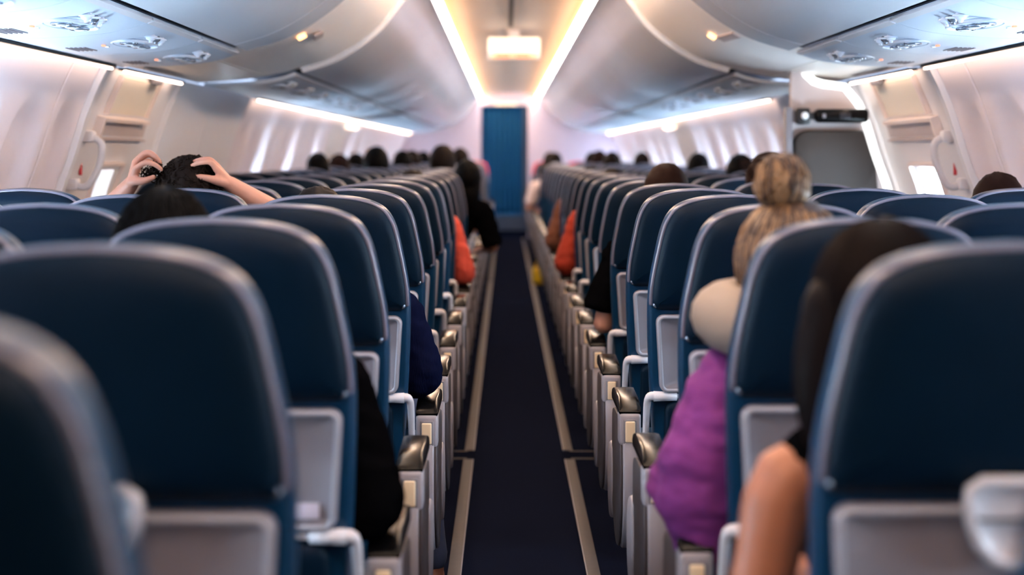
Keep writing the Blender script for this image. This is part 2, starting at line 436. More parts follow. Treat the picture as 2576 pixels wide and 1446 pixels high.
for sname, sd in SIDES:
    y = YB; k = 0
    t = empty('trim_%s' % ('1' if sd < 0 else '2')); struct(t, 'glowing white light diffuser edging the ceiling channel, ' + SIDE_TXT[sd])
    while y < YF:
        y1 = min(y + 1.6, YF)
        obj('light_diffuser', extrude_prof(VAL, y + 0.002, y1 - 0.002, -0.006, sd), 'em_valance', t); y = y1
    obj('valance_seal', extrude_prof([(0.446, 2.090), (0.4405, 2.0995)], YB, YF, -0.004, sd), 'mid_plastic', t)
    y = YB + 0.1
    while y < YF - 0.2:
        y1 = min(y + 1.55, YF - 0.05)
        o = obj('cove_light', box((sd * 0.418, (y + y1) / 2, 2.137), (0.018, y1 - y - 0.02, 0.012), 0.003), 'em_cove')
        tag(o, 'warm glowing cove light tube along the ceiling valance, ' + SIDE_TXT[sd], 'light', 'cove lights on the ' + SIDE_TXT[sd])
        y = y1
    # filler panel where the bins pause over the door
    f = empty('trim_%s' % ('3' if sd < 0 else '4')); struct(f, 'cream curved filler panel over the exit door, ' + SIDE_TXT[sd])
    FL = [(x + 0.012, z + 0.022) for x, z in BIN] + [(1.10, 1.668), (1.2, 1.648)]
    obj('filler_panel', extrude_prof(FL, 6.45, 8.2, 0.02, sd), 'cream_panel', f)
    FO = cr([(1.205, 1.646), (1.3, 1.632), (1.42, 1.622), (1.535, 1.614)], 4)
    obj('outer_filler', extrude_prof(FO, 6.40, 8.2, 0.02, sd), 'valance', f)
    sg = empty('exit_placard', (0, 0, 0)); tag(sg, 'small amber-lit placard on the cream panel over the exit, ' + SIDE_TXT[sd], 'sign')
    rot = Matrix.Rotation(sd * math.radians(28), 3, 'Y')
    lx, ly, lz, qx, qy, qz = (-0.86, 6.78, 1.738, -0.82, 7.02, 1.760) if sd < 0 else (0.815, 7.1, 1.762, 0.85, 6.83, 1.743)
    obj('amber_lamp', box((lx, ly, lz), (0.035, 0.045, 0.014), 0.005, rot=rot), 'em_amber', sg)
    obj('placard', box((qx, qy, qz), (0.04, 0.26, 0.010), 0.003, rot=Matrix.Rotation(-sd * 0.12 if sd < 0 else 0.12, 3, 'Z') @ rot), 'partition', sg)
# ------------------------------------------------------------------ overhead bins, service panels, side lights
PSU = cr([(1.062, 1.654), (1.12, 1.632), (1.2, 1.616), (1.32, 1.606), (1.42, 1.602), (1.505, 1.600)], 4)
def bin_meshes(L, sd):
    d = {}
    d['bin_door'] = extrude_prof(BIN, 0.003, L - 0.003, 0.025, sd)
    return d
def add_bin(y0, y1, sd, endcap=None, label=''):
    L = y1 - y0
    e = empty('overhead_bin', (0, y0, 0)); tag(e, label, 'bin', 'overhead bins on the ' + SIDE_TXT[sd])
    d0, d1 = (0, L)
    if endcap == 'far': d1 = L - 0.32; obj('end_trim', extrude_prof(BIN, d1 + 0.004, L, 0.025, sd), 'bin', e)
    if endcap == 'near': d0 = 0.1; obj('end_trim', extrude_prof(BIN, 0, d0 - 0.004, 0.025, sd), 'bin', e)
    obj('bin_door', extrude_prof(BIN, d0 + 0.003, d1 - 0.003, 0.025, sd), 'bin', e)
    obj('bin_body', extrude_prof([(1.07, 1.70), (1.5, 1.70)], 0.01, L - 0.01, 0.3, sd), 'mid_plastic', e)
    obj('latch_gap', extrude_prof([(1.012, 1.685), (1.075, 1.675)], 0.01, L - 0.01, 0.015, sd), 'gap_dark', e)
    ym = (d0 + d1) / 2
    obj('latch', box((sd * 1.040, ym, 1.673), (0.03, 0.11, 0.012), 0.004), 'gap_dark', e)
near_names = ['nearest the aft rows', 'second', 'ending at the exit door']
for sname, sd in SIDES:
    tx = SIDE_TXT[sd]
    add_bin(-1.1, 0.42, sd, None, 'lilac overhead bin over the rearmost rows, ' + tx)
    add_bin(0.42, 1.94, sd, None, 'lilac overhead bin third behind the exit door, ' + tx)
    add_bin(1.94, 3.5, sd, None, 'lilac overhead bin second behind the exit door, ' + tx)
    add_bin(3.5, 6.45, sd, 'far', 'long lilac overhead bin ending just behind the exit door panel, ' + tx)
    y = 8.2; k = 0
    words = ['first', 'second', 'third', 'fourth', 'fifth', 'sixth', 'seventh', 'eighth', 'ninth', 'tenth', 'last']
    while y < YF - 0.3:
        y1 = min(y + 1.76, YF - 0.2)
        lab = 'curved white overhead bin, %s ahead of the exit door, %s' % (words[k], tx) if k < 11 else 'curved white overhead bin in the run toward the curtain, ' + tx
        add_bin(y, y1, sd, 'near' if k == 0 else None, lab); y = y1; k += 1
    # closing ring of the last bin
    t = obj('trim_%s' % ('5' if sd < 0 else '6'), extrude_prof([(x + 0.0, z - 0.004) for x, z in BIN] + [(p[0], p[1] - 0.004) for p in PSU], YF - 0.2, YF - 0.06, 0.03, sd), 'valance')
    struct(t, 'white end trim of the bins at the front bulkhead, ' + tx)
# passenger service panel
psu_mesh = {}
for sd in (-1, 1):
    psu_mesh[sd] = {
        'panel': extrude_prof(PSU, 0.003, 0.787, 0.015, sd),
        'rail': extrude_prof([(1.056, 1.652), (1.075, 1.645)], 0.012, 0.778, 0.012, sd),
    }
def psz(x):
    for (x0, z0), (x1, z1) in zip(PSU[:-1], PSU[1:]):
        if x0 <= x <= x1: return z0 + (z1 - z0) * (x - x0) / (x1 - x0)
    return 1.60
bmd = bmesh.new()
L = [(0.17 * math.cos(a) * 1.0, 0.062 * math.sin(a)) for a in [2 * math.pi * i / 28 for i in range(28)]]
bm_tube(bmd, [(p[1], p[0], 0) for p in L] + [(L[0][1], L[0][0], 0)], 0.006, 6, cap=False); dish_me = me_from(bmd)
plate_me = pillow([(p[1], p[0]) for p in reversed(L)], [(0.0, 0.0), (0.004, 0.004), ('s', 0.5, 0.006)])
noz_bm = bmesh.new(); bm_ell(noz_bm, (0, 0, -0.004), (0.021, 0.021, 0.016), 14, 8); bm_tube(noz_bm, [(0, 0, -0.026), (0, 0, -0.012)], [0.008, 0.011], 10, round_cap=False); noz_me = me_from(noz_bm)
ring_bm = bmesh.new(); bm_tube(ring_bm, [(0.024 * math.cos(a), 0.024 * math.sin(a), -0.003) for a in [2 * math.pi * i / 16 for i in range(17)]], 0.004, 6, cap=False); ring_me = me_from(ring_bm)
lens_bm = bmesh.new(); bm_ell(lens_bm, (0, 0, 0), (0.017, 0.017, 0.007), 14, 8); lens_me = me_from(lens_bm)
btn_me = box((0, 0, -0.002), (0.012, 0.016, 0.005), 0.002)
grl_me = box((0, 0, 0), (0.006, 0.16, 0.003), 0.001)
def add_psu(y, sd, lod, label):
    e = empty('service_panel', (0, y, 0)); tag(e, label, 'service panel', 'service panels on the ' + SIDE_TXT[sd])
    obj('panel', psu_mesh[sd]['panel'], 'psu', e)
    obj('rail', psu_mesh[sd]['rail'], 'light_plastic', e)
    if lod > 1: return
    xc = 1.20; zc = psz(xc) - 0.002
    ds = obj('light_dish', dish_me, 'psu', e, (sd * xc, 0.42, zc))
    for k in range(3):
        x = xc; yy = 0.42 + (k - 1) * 0.095
        b = obj('reading_light', ring_me, 'steel', e, (sd * x, yy, psz(x) - 0.004)); obj('lens', lens_me, 'lens', b, (0, 0, -0.003))
    for k in range(3):
        x = 1.125; yy = 0.36 + (k - 1) * 0.07
        b = obj('air_nozzle', noz_me, 'psu' if k != 1 else 'steel', e, (sd * x, yy, psz(x) - 0.002))
        obj('nozzle_ring', ring_me, 'psu', b); b.scale = (0.75,) * 3
    if lod == 0:
        for k in range(2): obj('call_button', btn_me, 'lens' if k else 'em_red', e, (sd * 1.285, 0.36 + 0.05 * k, psz(1.285) - 0.002))
        for k in range(5): obj('speaker_slot', grl_me, 'grey_plastic', e, (sd * (1.36 + 0.014 * k), 0.5, psz(1.36 + 0.014 * k) - 0.0012))
for sname, sd in SIDES:
    tx = SIDE_TXT[sd]
    y = 6.45 - 0.79 * 9; i = 9
    ow = ['', 'directly behind', 'second behind', 'third behind', 'fourth behind', 'fifth behind', 'sixth behind', 'seventh behind', 'eighth behind', 'ninth behind']
    while i > 0:
        add_psu(y, sd, 0, 'service panel %s the exit door, %s' % (ow[i], tx)); y += 0.79; i -= 1
    y = 8.2; k = 0
    while y < YF - 0.8:
        add_psu(y, sd, 1 if k < 6 else 2, ('service panel under the bins, %s ahead of the exit door, %s' % (words[k], tx)) if k < 8 else 'service panel under the far bins toward the curtain, ' + tx); y += 0.79; k += 1
    # sidewall wash lights
    segs = []
    y = 6.28 - 1.55 * 5
    while y < 6.2: segs.append((y, y + 1.53, 'warm sidewall wash light behind the exit door, ' + tx)); y += 1.55
    segs.append((6.45, 7.6, 'short warm wash light right above the exit door, ' + tx))
    y = 9.95
    while y < YF - 0.3:
        segs.append((y, min(y + 1.53, YF - 0.1), 'warm sidewall wash light ahead of the plain wall panel, ' + tx)); y += 1.55
    for a, b, lab in segs:
        o = empty('wash_light', (0, a, 0)); tag(o, lab, 'light', 'sidewall wash lights, ' + tx)
        obj('tube', box((sd * 1.497, (b - a) / 2, 1.5855), (0.012, b - a - 0.03, 0.008), 0.003), 'em_side', o)
        obj('housing', box((sd * 1.500, (b - a) / 2, 1.5945), (0.04, b - a - 0.01, 0.008), 0.002), 'gap_dark' , o)
    for yy in (16.2, 16.75):
        o = empty('spot_light', (0, yy, 0)); tag(o, 'small round warm spot lamp on the plain wall far ahead, ' + tx, 'light', 'round spot lamps, ' + tx)
        lm = obj('bezel', ring_me, 'light_plastic', o, (sd * (wx(1.53) - 0.012), 0, 1.53)); lm.rotation_euler = (0, sd * math.pi / 2 * 0.8, 0); lm.scale = (1.6,) * 3
        l2 = obj('lens', lens_me, 'em_warm', o, (sd * (wx(1.53) - 0.02), 0, 1.53)); l2.scale = (2.4,) * 3

# ------------------------------------------------------------------ front bulkhead, curtain, back wall
wf = empty('wall_front'); struct(wf, 'pale lilac front bulkhead with the aisle opening')
def bulk(x0, x1, z0, z1, y=YF, th=0.04): return box(((x0 + x1) / 2, y + th / 2, (z0 + z1) / 2), (x1 - x0, th, z1 - z0), 0.004)
obj('bulkhead_panel', bulk(-1.8, -0.43, 0, 2.3), 'bulkhead', wf)
obj('bulkhead_panel', bulk(0.29, 1.8, 0, 2.3), 'bulkhead', wf)
obj('bulkhead_header', bulk(-0.43, 0.29, 2.02, 2.3), 'bulkhead', wf)
obj('header_light', box((-0.05, YF - 0.02, 2.035), (0.34, 0.05, 0.03), 0.008), 'em_sign', wf)
wg = obj('wall_galley', box((0, YF + 2.4, 1.15), (3.4, 0.05, 2.3), 0.0), 'mid_plastic'); struct(wg, 'dim galley wall beyond the curtain')
wb = obj('wall_back', box((0, YB - 0.03, 1.15), (3.6, 0.05, 2.3), 0.0), 'carpet'); struct(wb, 'dark navy aft bulkhead behind the last row')
# pleated curtain
bm = bmesh.new(); nx, nz = 90, 14; V = []
for j in range(nz + 1):
    z = 0.34 + (2.0 - 0.34) * j / nz
    for i in range(nx + 1):
        u = i / nx; x = -0.42 + 0.63 * u
        yy = YF + 0.10 + 0.022 * math.sin(u * 2 * math.pi * 8 + 0.6 * math.sin(u * 9)) * (0.7 + 0.3 * (1 - j / nz))
        V.append(bm.verts.new((x, yy, z)))
for j in range(nz):
    for i in range(nx):
        a = j * (nx + 1) + i; bm.faces.new((V[a], V[a + 1], V[a + nx + 2], V[a + nx + 1]))
bmesh.ops.solidify(bm, geom=bm.faces[:], thickness=0.006)
cu = empty('aisle_curtain', (0, 0, 0)); tag(cu, 'pleated teal-blue curtain hanging across the aisle at the front', 'curtain')
obj('fabric', me_from(bm), 'curtain', cu)
obj('rail', tube([(-0.43, YF + 0.1, 2.01), (0.28, YF + 0.1, 2.01)], 0.01, 8), 'steel', cu)
obj('hem', box((-0.105, YF + 0.10, 0.345), (0.63, 0.05, 0.03), 0.008), 'curtain', cu)

# exit sign hanging from the ceiling
e = empty('ceiling_sign', (0.015, 12.7, 2.2)); tag(e, 'glowing cream sign box hanging from the ceiling over the aisle', 'sign')
obj('housing', box((0, 0.03, -0.135), (0.39, 0.05, 0.17), 0.008), 'light_plastic', e)
obj('lit_panel', box((0, 0.0, -0.115), (0.37, 0.012, 0.11), 0.006), 'em_sign', e)
obj('lower_panel', box((0, 0.0, -0.195), (0.34, 0.012, 0.042), 0.004), 'cream_plastic', e)
for x in (-0.085, 0.065): obj('red_legend', box((x, -0.007, -0.195), (0.10, 0.004, 0.028), 0.001), 'em_red', e)
obj('bracket', box((0, 0.03, -0.03), (0.08, 0.03, 0.06), 0.004), 'light_plastic', e)

# aisle floor strips
for x, sd in ((-0.203, -1), (0.221, 1)):
    for a, b, lab in ((1.0, 7.05, 'grey floor path strip behind the joint beside the aisle, '), (7.27, 17.0, 'grey floor path strip ahead of the joint beside the aisle, '), (17.1, 25.6, 'grey floor path strip in the far aisle toward the curtain, ')):
        o = empty('floor_strip', (x, a, 0)); tag(o, lab + SIDE_TXT[sd], 'floor strip')
        obj('strip', box((0, (b - a) / 2, 0.002), (0.038, b - a, 0.005), 0.001), 'strip', o)
        obj('edge_bead', box((0.021 if sd < 0 else -0.021, (b - a) / 2, 0.002), (0.004, b - a, 0.006), 0.001), 'mid_plastic', o)
    o = empty('floor_joint', (x, 7.16, 0)); tag(o, 'small cross joint between two floor path strips, ' + SIDE_TXT[sd], 'floor strip')
    obj('plate', box((sd * 0.06, 0, 0.001), (0.17, 0.16, 0.003), 0.001), 'carpet', o)
    for yy in (-0.085, 0.085): obj('bar', box((sd * 0.075, yy, 0.002), (0.14, 0.014, 0.004), 0.001), 'strip', o)

# partition with attendant jump seat
PY = 7.62
pt = empty('cabin_partition', (0, PY, 0)); tag(pt, 'pale pinkish partition wall carrying the jump seat by the exit door', 'partition')
prof = [(1.235, 0.01)] + [(1.235, 1.655)] + [(1.30, 1.632), (1.345, 1.60), (1.375, 1.585), (1.47, 1.572)] + [(x - 0.05, z) for x, z in WS if z < 1.5]
bm = bmesh.new()
vs = [bm.verts.new((x, 0, z)) for x, z in prof]; f = bm.faces.new(vs)
r = bmesh.ops.extrude_face_region(bm, geom=[f]); bmesh.ops.translate(bm, vec=(0, 0.045, 0), verts=[v for v in r['geom'] if isinstance(v, bmesh.types.BMVert)])
obj('panel', sharp(me_from(bm)), 'partition', pt)
edge = prof[2:12] + prof[12:]
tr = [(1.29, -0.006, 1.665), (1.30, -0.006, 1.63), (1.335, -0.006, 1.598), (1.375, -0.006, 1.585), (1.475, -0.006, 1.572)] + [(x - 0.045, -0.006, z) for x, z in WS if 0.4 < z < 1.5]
obj('glowing_edge_trim', tube(tr, 0.017, 6), 'edge_spill_glow', pt)  # plain trim made to glow, stands in for light spilling through the wall gap
js = empty('jump_seat', (0, PY - 0.002, 0)); tag(js, 'folded grey attendant jump seat with black headrest mounted on the partition', 'jump seat')
def JX(px): return CX + (px - 1273) * PY / FPX
def JZ(py): return CZ - (py - 388) * PY / FPX
o = obj('folded_seat', pillow(rrect(JX(1992), JX(2255), 0.55, JZ(328), 0.07, 6), [(0, 0), (0, -0.03), (0.012, -0.045), ('s', 0.7, -0.05)]), 'jump_grey', js)
vsx = [v for v in o.data.vertices]
for v in vsx:  # upper outer corner follows the sidewall
    lim = wx(max(0.03, v.co.z)) - 0.075
    if v.co.x > lim: v.co.x = lim
obj('seat_edge', box((JX(1985), -0.03, 0.95), (0.02, 0.05, 0.85), 0.006), 'metal_dark', js)
obj('side_post', box((JX(1979), -0.035, (JZ(270) + 0.5) / 2), (0.03, 0.06, JZ(270) - 0.5), 0.006), 'mid_plastic', js)
hb = obj('headrest', box(((JX(2045) + JX(2178)) / 2, -0.04, JZ(292)), (JX(2178) - JX(2045), 0.07, 0.062), 0.022, 4), 'black_gloss', js)
obj('headrest_button', box((JX(2065), -0.078, JZ(292)), (0.016, 0.01, 0.02), 0.004), 'mid_plastic', hb)
obj('headrest_badge', box((JX(2118), -0.077, JZ(292)), (0.05, 0.006, 0.03), 0.003), 'metal_dark', hb)
lb = obj('lamp_block', box((JX(2016), -0.035, JZ(293)), (0.06, 0.06, 0.075), 0.012), 'black_plastic', js)
obj('lamp_lens', lens_me, 'lens', lb, (JX(2018), -0.068, JZ(292))).rotation_euler = (math.pi / 2, 0, 0)
obj('link_bar', box((JX(2038), -0.03, JZ(292)), (0.04, 0.03, 0.03), 0.006), 'black_plastic', js)

# ------------------------------------------------------------------ seats
HALF = cr([(0.185, 0.40), (0.200, 0.55), (0.210, 0.70), (0.216, 0.84), (0.214, 0.93), (0.199, 1.02), (0.184, 1.085), (0.163, 1.125), (0.13, 1.147), (0.075, 1.160), (0.0, 1.165)], 4)
def hw(z):
    for (x0, z0), (x1, z1) in zip(HALF[:-1], HALF[1:]):
        if z0 <= z <= z1: return x0 + (x1 - x0) * (z - z0) / max(1e-6, z1 - z0)
    return 0.18
def back_loop():
    r = [p for p in HALF]; l = [(-x, z) for x, z in reversed(HALF[:-1])]
    bot = [(-0.185 + 0.37 * i / 6, 0.395) for i in range(1, 6)]
    return r + l + bot
def cover_loop(z0=0.868):
    w0 = hw(z0)
    r = [(w0 - 0.02, z0), (w0 - 0.007, z0 + 0.006), (w0 - 0.001, z0 + 0.02)] + [p for p in HALF if p[1] > z0 + 0.03]
    l = [(-x, z) for x, z in reversed(r[:-1])]
    bot = [(-(w0 - 0.02) + (2 * w0 - 0.04) * i / 8, z0) for i in range(1, 8)]
    return r + l + bot
def seat_parts(lean):
    T = lambda x, y, z: (x, y + (1.0 - z) * lean, z)
    parts = {}
    bl = back_loop(); cl = cover_loop()
    parts['backrest'] = pillow(bl, [(0.006, 0.0), (0.0, 0.006), (-0.005, 0.03), (-0.004, 0.05), (0.006, 0.07), (0.03, 0.08), ('s', 0.55, 0.07), ('s', 0.2, 0.068)], lean)
    parts['back_cover'] = pillow(cl, [(0.003, 0.002), (0.003, -0.008), (0.009, -0.018), (0.022, -0.026), ('s', 0.7, -0.033), ('s', 0.35, -0.037)], lean, capA=False)
    top = [p for p in HALF if p[1] > 0.885]
    pl = [(-(x - 0.002), z - (0.002 if z > 1.1 else 0)) for x, z in top]; pl = pl + [(-x, z) for x, z in reversed(pl[:-1])]
    parts['piping'] = tube([T(x, -0.004, z) for x, z in pl], 0.0062, 6)
    parts['corner_button'] = [T(sx * 0.203, -0.012, 0.885) for sx in (-1, 1)]
    bm = bmesh.new(); bm_ell(bm, (0, 0, 0), (0.008, 0.006, 0.008), 10, 6); parts['button_me'] = me_from(bm)
    tl = rrect(-0.203, 0.203, 0.655, 0.860, 0.022, 5, 0.07)
    parts['tray_table'] = pillow(tl, [(0.0, 0.002), (0.0, -0.016), (0.004, -0.021), (0.013, -0.021), (0.016, -0.017), ('s', 0.6, -0.017)], lean)
    rim = tl + [tl[0]]
    bm = bmesh.new(); L = offset_loop(tl, 0.0065); bm_tube(bm, [T(p.x, -0.0205, p.y) for p in L] + [T(L[0].x, -0.0205, L[0].y)], (0.0055), 6, cap=False)
    parts['tray_rim'] = me_from(bm)
    bm = bmesh.new(); bm_tube(bm, [T(-0.20, -0.012, 0.645), T(0.20, -0.012, 0.645)], 0.006, 8); parts['hinge_rod'] = me_from(bm)
    arm = {}
    for sx in (-1, 1):
        bm = bmesh.new()
        bm_tube(bm, [T(sx * 0.145, -0.014, 0.645), T(sx * 0.205, -0.014, 0.645)], [0.0115, 0.0135], 10, round_cap=False)
        bm_tube(bm, [T(sx * 0.20, -0.012, 0.645), T(sx * 0.214, -0.010, 0.643), T(sx * 0.220, -0.004, 0.625), T(sx * 0.221, 0.01, 0.56), T(sx * 0.221, 0.03, 0.47)], [0.012, 0.0115, 0.010, 0.009, 0.009], 8, 3)
        arm[sx] = me_from(bm)
    parts['tray_arm'] = arm
    pk = rrect(-0.175, 0.175, 0.40, 0.635, 0.03, 4)
    parts['pocket'] = pillow(pk, [(0, 0.004), (0, -0.012), (0.01, -0.022), ('s', 0.7, -0.028)], lean)
    ll = [(0.044, 0.872), (0.043, 0.880), (0.036, 0.886), (-0.036, 0.886), (-0.043, 0.880), (-0.044, 0.872), (-0.040, 0.845), (-0.030, 0.818), (-0.015, 0.803), (0, 0.799), (0.015, 0.803), (0.030, 0.818), (0.040, 0.845)]
    parts['tray_latch'] = pillow(ll, [(0.0, -0.014), (0.0, -0.040), (-0.003, -0.046), (-0.011, -0.046), (-0.014, -0.036), ('s', 0.4, -0.034)], lean)
    parts['latch_joint'] = box(T(0, -0.044, 0.848), (0.082, 0.012, 0.003), 0.001)
    parts['sticker'] = None
    return parts
def misc_parts():
    d = {}
    bm = bmesh.new(); bm_box(bm, (0, 0.36, 0.43), (0.445, 0.50, 0.10), 0.035, 4); d['seat_cushion'] = me_from(bm)
    bm = bmesh.new(); bm_box(bm, (0, 0.33, 0.355), (0.46, 0.46, 0.05), 0.01)
    d['seat_pan'] = sharp(me_from(bm))
    bm = bmesh.new()
    bm_tube(bm, [(0, 0.18, 0.345), (0, 0.14, 0.03)], 0.02, 8); bm_tube(bm, [(0, 0.48, 0.345), (0, 0.56, 0.03)], 0.02, 8); bm_box(bm, (0, 0.35, 0.02), (0.05, 0.52, 0.03), 0.006)
    d['leg'] = me_from(bm)
    # inner armrest between two seats
    bm = bmesh.new(); bm_box(bm, (0, 0.34, 0.598), (0.046, 0.36, 0.03), 0.012, 3); d['armrest_pad'] = me_from(bm)
    bm = bmesh.new(); bm_box(bm, (0, 0.17, 0.555), (0.042, 0.07, 0.07), 0.012, 3); bm_box(bm, (0, 0.33, 0.565), (0.036, 0.34, 0.04), 0.01, 2); d['armrest_body'] = me_from(bm)
    # aisle armrest: x=0 is its centre line
    bm = bmesh.new()
    pr = [(0.172, 0.587), (0.18, 0.600), (0.25, 0.617), (0.40, 0.622), (0.47, 0.612), (0.492, 0.590), (0.48, 0.575), (0.30, 0.575), (0.175, 0.578)]
    loops = []
    for x, sc in ((-0.029, 0.7), (-0.026, 0.94), (-0.018, 1.0), (0.018, 1.0), (0.026, 0.94), (0.029, 0.7)):
        zc = 0.594; loops.append([bm.verts.new((x, y, zc + (z - zc) * sc)) for y, z in pr])
    n = len(pr)
    for a, b in zip(loops[:-1], loops[1:]):
        for i in range(n): bm.faces.new((a[i], a[(i + 1) % n], b[(i + 1) % n], b[i]))
    bm.faces.new(loops[0]); bm.faces.new(loops[-1]); d['aisle_pad'] = sharp(me_from(bm), 50)
    # aft block with a slot for the latch
    bm = bmesh.new(); bm_box(bm, (0, 0.205, 0.540), (0.058, 0.075, 0.085), 0.010, 3); d['aft_block'] = me_from(bm)
    bm = bmesh.new(); bm_box(bm, (0, 0.168, 0.535), (0.036, 0.008, 0.066), 0.003, 2); d['slot'] = me_from(bm)
    bm = bmesh.new(); bm_box(bm, (0, 0.166, 0.535), (0.026, 0.014, 0.056), 0.004, 3); d['release_latch'] = me_from(bm)
    # side support panel
    pr = cr([(0.165, 0.510), (0.150, 0.44), (0.150, 0.36), (0.175, 0.28), (0.24, 0.215), (0.33, 0.20), (0.42, 0.235), (0.48, 0.32), (0.50, 0.42), (0.495, 0.50), (0.47, 0.560), (0.30, 0.572), (0.20, 0.565), (0.168, 0.53)], 3)[:-1]
    def slab(pr, x0, x1, bev):
        bm = bmesh.new(); cy = sum(p[0] for p in pr) / len(pr); cz = sum(p[1] for p in pr) / len(pr); n = len(pr); loops = []
        for x, ins in ((x0, bev), (x0 + bev * 0.4, bev * 0.3), (x0 + bev, 0), (x1 - bev, 0), (x1 - bev * 0.4, bev * 0.3), (x1, bev)):
            loops.append([bm.verts.new((x, cy + (y - cy) * (1 - ins / 0.15), cz + (z - cz) * (1 - ins / 0.15))) for y, z in pr])
        for a, b in zip(loops[:-1], loops[1:]):
            for i in range(n): bm.faces.new((a[i], a[(i + 1) % n], b[(i + 1) % n], b[i]))
        bm.faces.new(loops[0]); bm.faces.new(loops[-1]); return sharp(me_from(bm), 50)
    d['side_panel'] = slab(pr, -0.024, 0.020, 0.006)
    d['side_cover'] = slab([(y * 0.97 + 0.0125, z * 0.97 + 0.011) for y, z in pr], 0.020, 0.028, 0.003)
    pr2 = cr([(0.47, 0.44), (0.455, 0.38), (0.46, 0.30), (0.50, 0.24), (0.58, 0.235), (0.635, 0.29), (0.64, 0.37), (0.60, 0.43), (0.53, 0.452)], 3)
    d['foot_fairing'] = slab(pr2, -0.005, 0.032, 0.006)
    bm = bmesh.new(); bm_box(bm, (0.012, 0.25, 0.594), (0.004, 0.05, 0.02), 0.001); d['call_key'] = me_from(bm)
    # raised aisle armrest, folded up against the backrest
    return d
LEAN = [math.tan(math.radians(a)) for a in (8.5, 11.0, 13.5)]
SP = [seat_parts(l) for l in LEAN]; MP = misc_parts()
PIT = 0.487
COLX = {-1: [-0.511, -0.511 - PIT, -0.511 - 2 * PIT], 1: [0.541, 0.541 + PIT, 0.541 + 2 * PIT]}
ROW0 = {-1: (1.14, 0.79), 1: (1.19, 0.785)}
def rowy(sd, n): return ROW0[sd][0] + ROW0[sd][1] * n
COLN = ['aisle', 'middle', 'window']
NUM = ['', 'one row', 'two rows', 'three rows', 'four rows', 'five rows', 'six rows', 'seven rows', 'eight rows', 'nine rows']
CNT = 'zero one two three four five six seven eight nine ten eleven twelve thirteen fourteen fifteen sixteen seventeen eighteen nineteen twenty twenty-one twenty-two twenty-three twenty-four twenty-five twenty-six twenty-seven twenty-eight twenty-nine thirty'.split()
def seat_label(sd, col, n):
    c = COLN[col]
    if sd > 0:
        k = n - 2; who = 'the blond-bun woman'
        if k == 0: return 'navy leather %s seat in the row of %s' % (c, who)
    else:
        k = n - 5; who = 'the raised-hands passenger'
        if k == 0: return 'navy leather %s seat in the row of %s' % (c, who)
    if k < 0: return 'navy leather %s seat %s behind %s, same side of aisle' % (c, NUM[-k], who)
    return 'navy leather %s seat %s row%s ahead of %s, same side of aisle' % (c, CNT[k], '' if k == 1 else 's', who)
def add_seat(sd, col, n):
    y = rowy(sd, n); x = COLX[sd][col]
    lv = [1, 2, 1, 0, 1, 1, 0, 2][(n * 3 + col * 5 + (1 if sd > 0 else 0)) % 8]
    if y < 3.0: lv = 1
    p = SP[lv]
    e = empty('passenger_seat', (x, y, 0)); tag(e, seat_label(sd, col, n), 'seat', 'navy passenger seats, ' + SIDE_TXT[sd])
    far = y > 13.5 or (col > 0 and y > 9)
    obj('backrest', p['backrest'], 'leather_blue', e)
    cv = obj('back_cover', p['back_cover'], 'leather_dark', e)
    obj('piping', p['piping'], 'piping', cv)
    tr = obj('tray_table', p['tray_table'], 'grey_plastic', e)
    obj('tray_rim', p['tray_rim'], 'tray_rim', tr)
    obj('seat_cushion', MP['seat_cushion'], 'leather_blue', e)
    if not far:
        tl = obj('tray_latch', p['tray_latch'], 'light_plastic', e); obj('latch_joint', p['latch_joint'], 'arm_side', tl)
    if not far:
        for q in p['corner_button']: obj('corner_button', p['button_me'], 'steel', cv, q)
        obj('hinge_rod', p['hinge_rod'], 'light_plastic', tr)
        for sx in (-1, 1): obj('tray_arm', p['tray_arm'][sx], 'light_plastic', tr)
        obj('pocket', p['pocket'], 'leather_dark', e)
        obj('seat_pan', MP['seat_pan'], 'metal_dark', e)
    if col != 1: obj('leg', MP['leg'], 'metal_dark', e, (0.0 if col == 0 else 0, 0, 0))
    # armrest toward the window
    if col < 2 and not (sd > 0 and col == 1 and n == 8):
        a = obj('armrest', MP['armrest_pad'], 'black_gloss', e, (sd * PIT / 2, 0, 0))
        obj('armrest_body', MP['armrest_body'], 'light_plastic', a)
    if col == 0:
        ax = -sd * 0.257
        fl = -1 if sd > 0 else 1
        a = obj('armrest', MP['aisle_pad'], 'black_gloss', e, (ax, 0, 0))
        b = obj('armrest_end', MP['aft_block'], 'arm_light', e, (ax, 0, 0))
        obj('latch_slot', MP['slot'], 'mid_plastic', b)
        obj('release_latch', MP['release_latch'], 'cream_plastic', b)
        s = obj('side_panel', MP['side_panel'], 'arm_light', e, (ax, 0, 0)); s.scale = (fl, 1, 1)
        obj('side_cover', MP['side_cover'], 'arm_side', s)  # cover colour darkened, standing in for the weaker light on the aisle face
        f = obj('foot_fairing', MP['foot_fairing'], 'arm_light', e, (ax, 0, 0)); f.scale = (fl, 1, 1)
    return e
SEAT = {}
for sd in (-1, 1):
    n = 0
    while rowy(sd, n) < YF - 1.0:
        for col in range(3):
            if col == 2 and ((sd < 0 and n in (6, 7)) or (sd > 0 and n in (6, 7, 8))): continue
            if col > 0 and n == 0: continue
            SEAT[(sd, col, n)] = add_seat(sd, col, n)
        n += 1
    NLAST = n - 1
    # red covers on the front row's headrests
    for col in (0, 1):
        for q in (NLAST, NLAST - 1):
            z = cover_loop(0.97); me = pillow(z, [(-0.006, 0.06), (-0.008, 0.0), (-0.002, -0.03), (0.02, -0.044), ('s', 0.5, -0.048)], LEAN[1])
            obj('head_cover', me, 'red_cover', SEAT[(sd, col, q)])
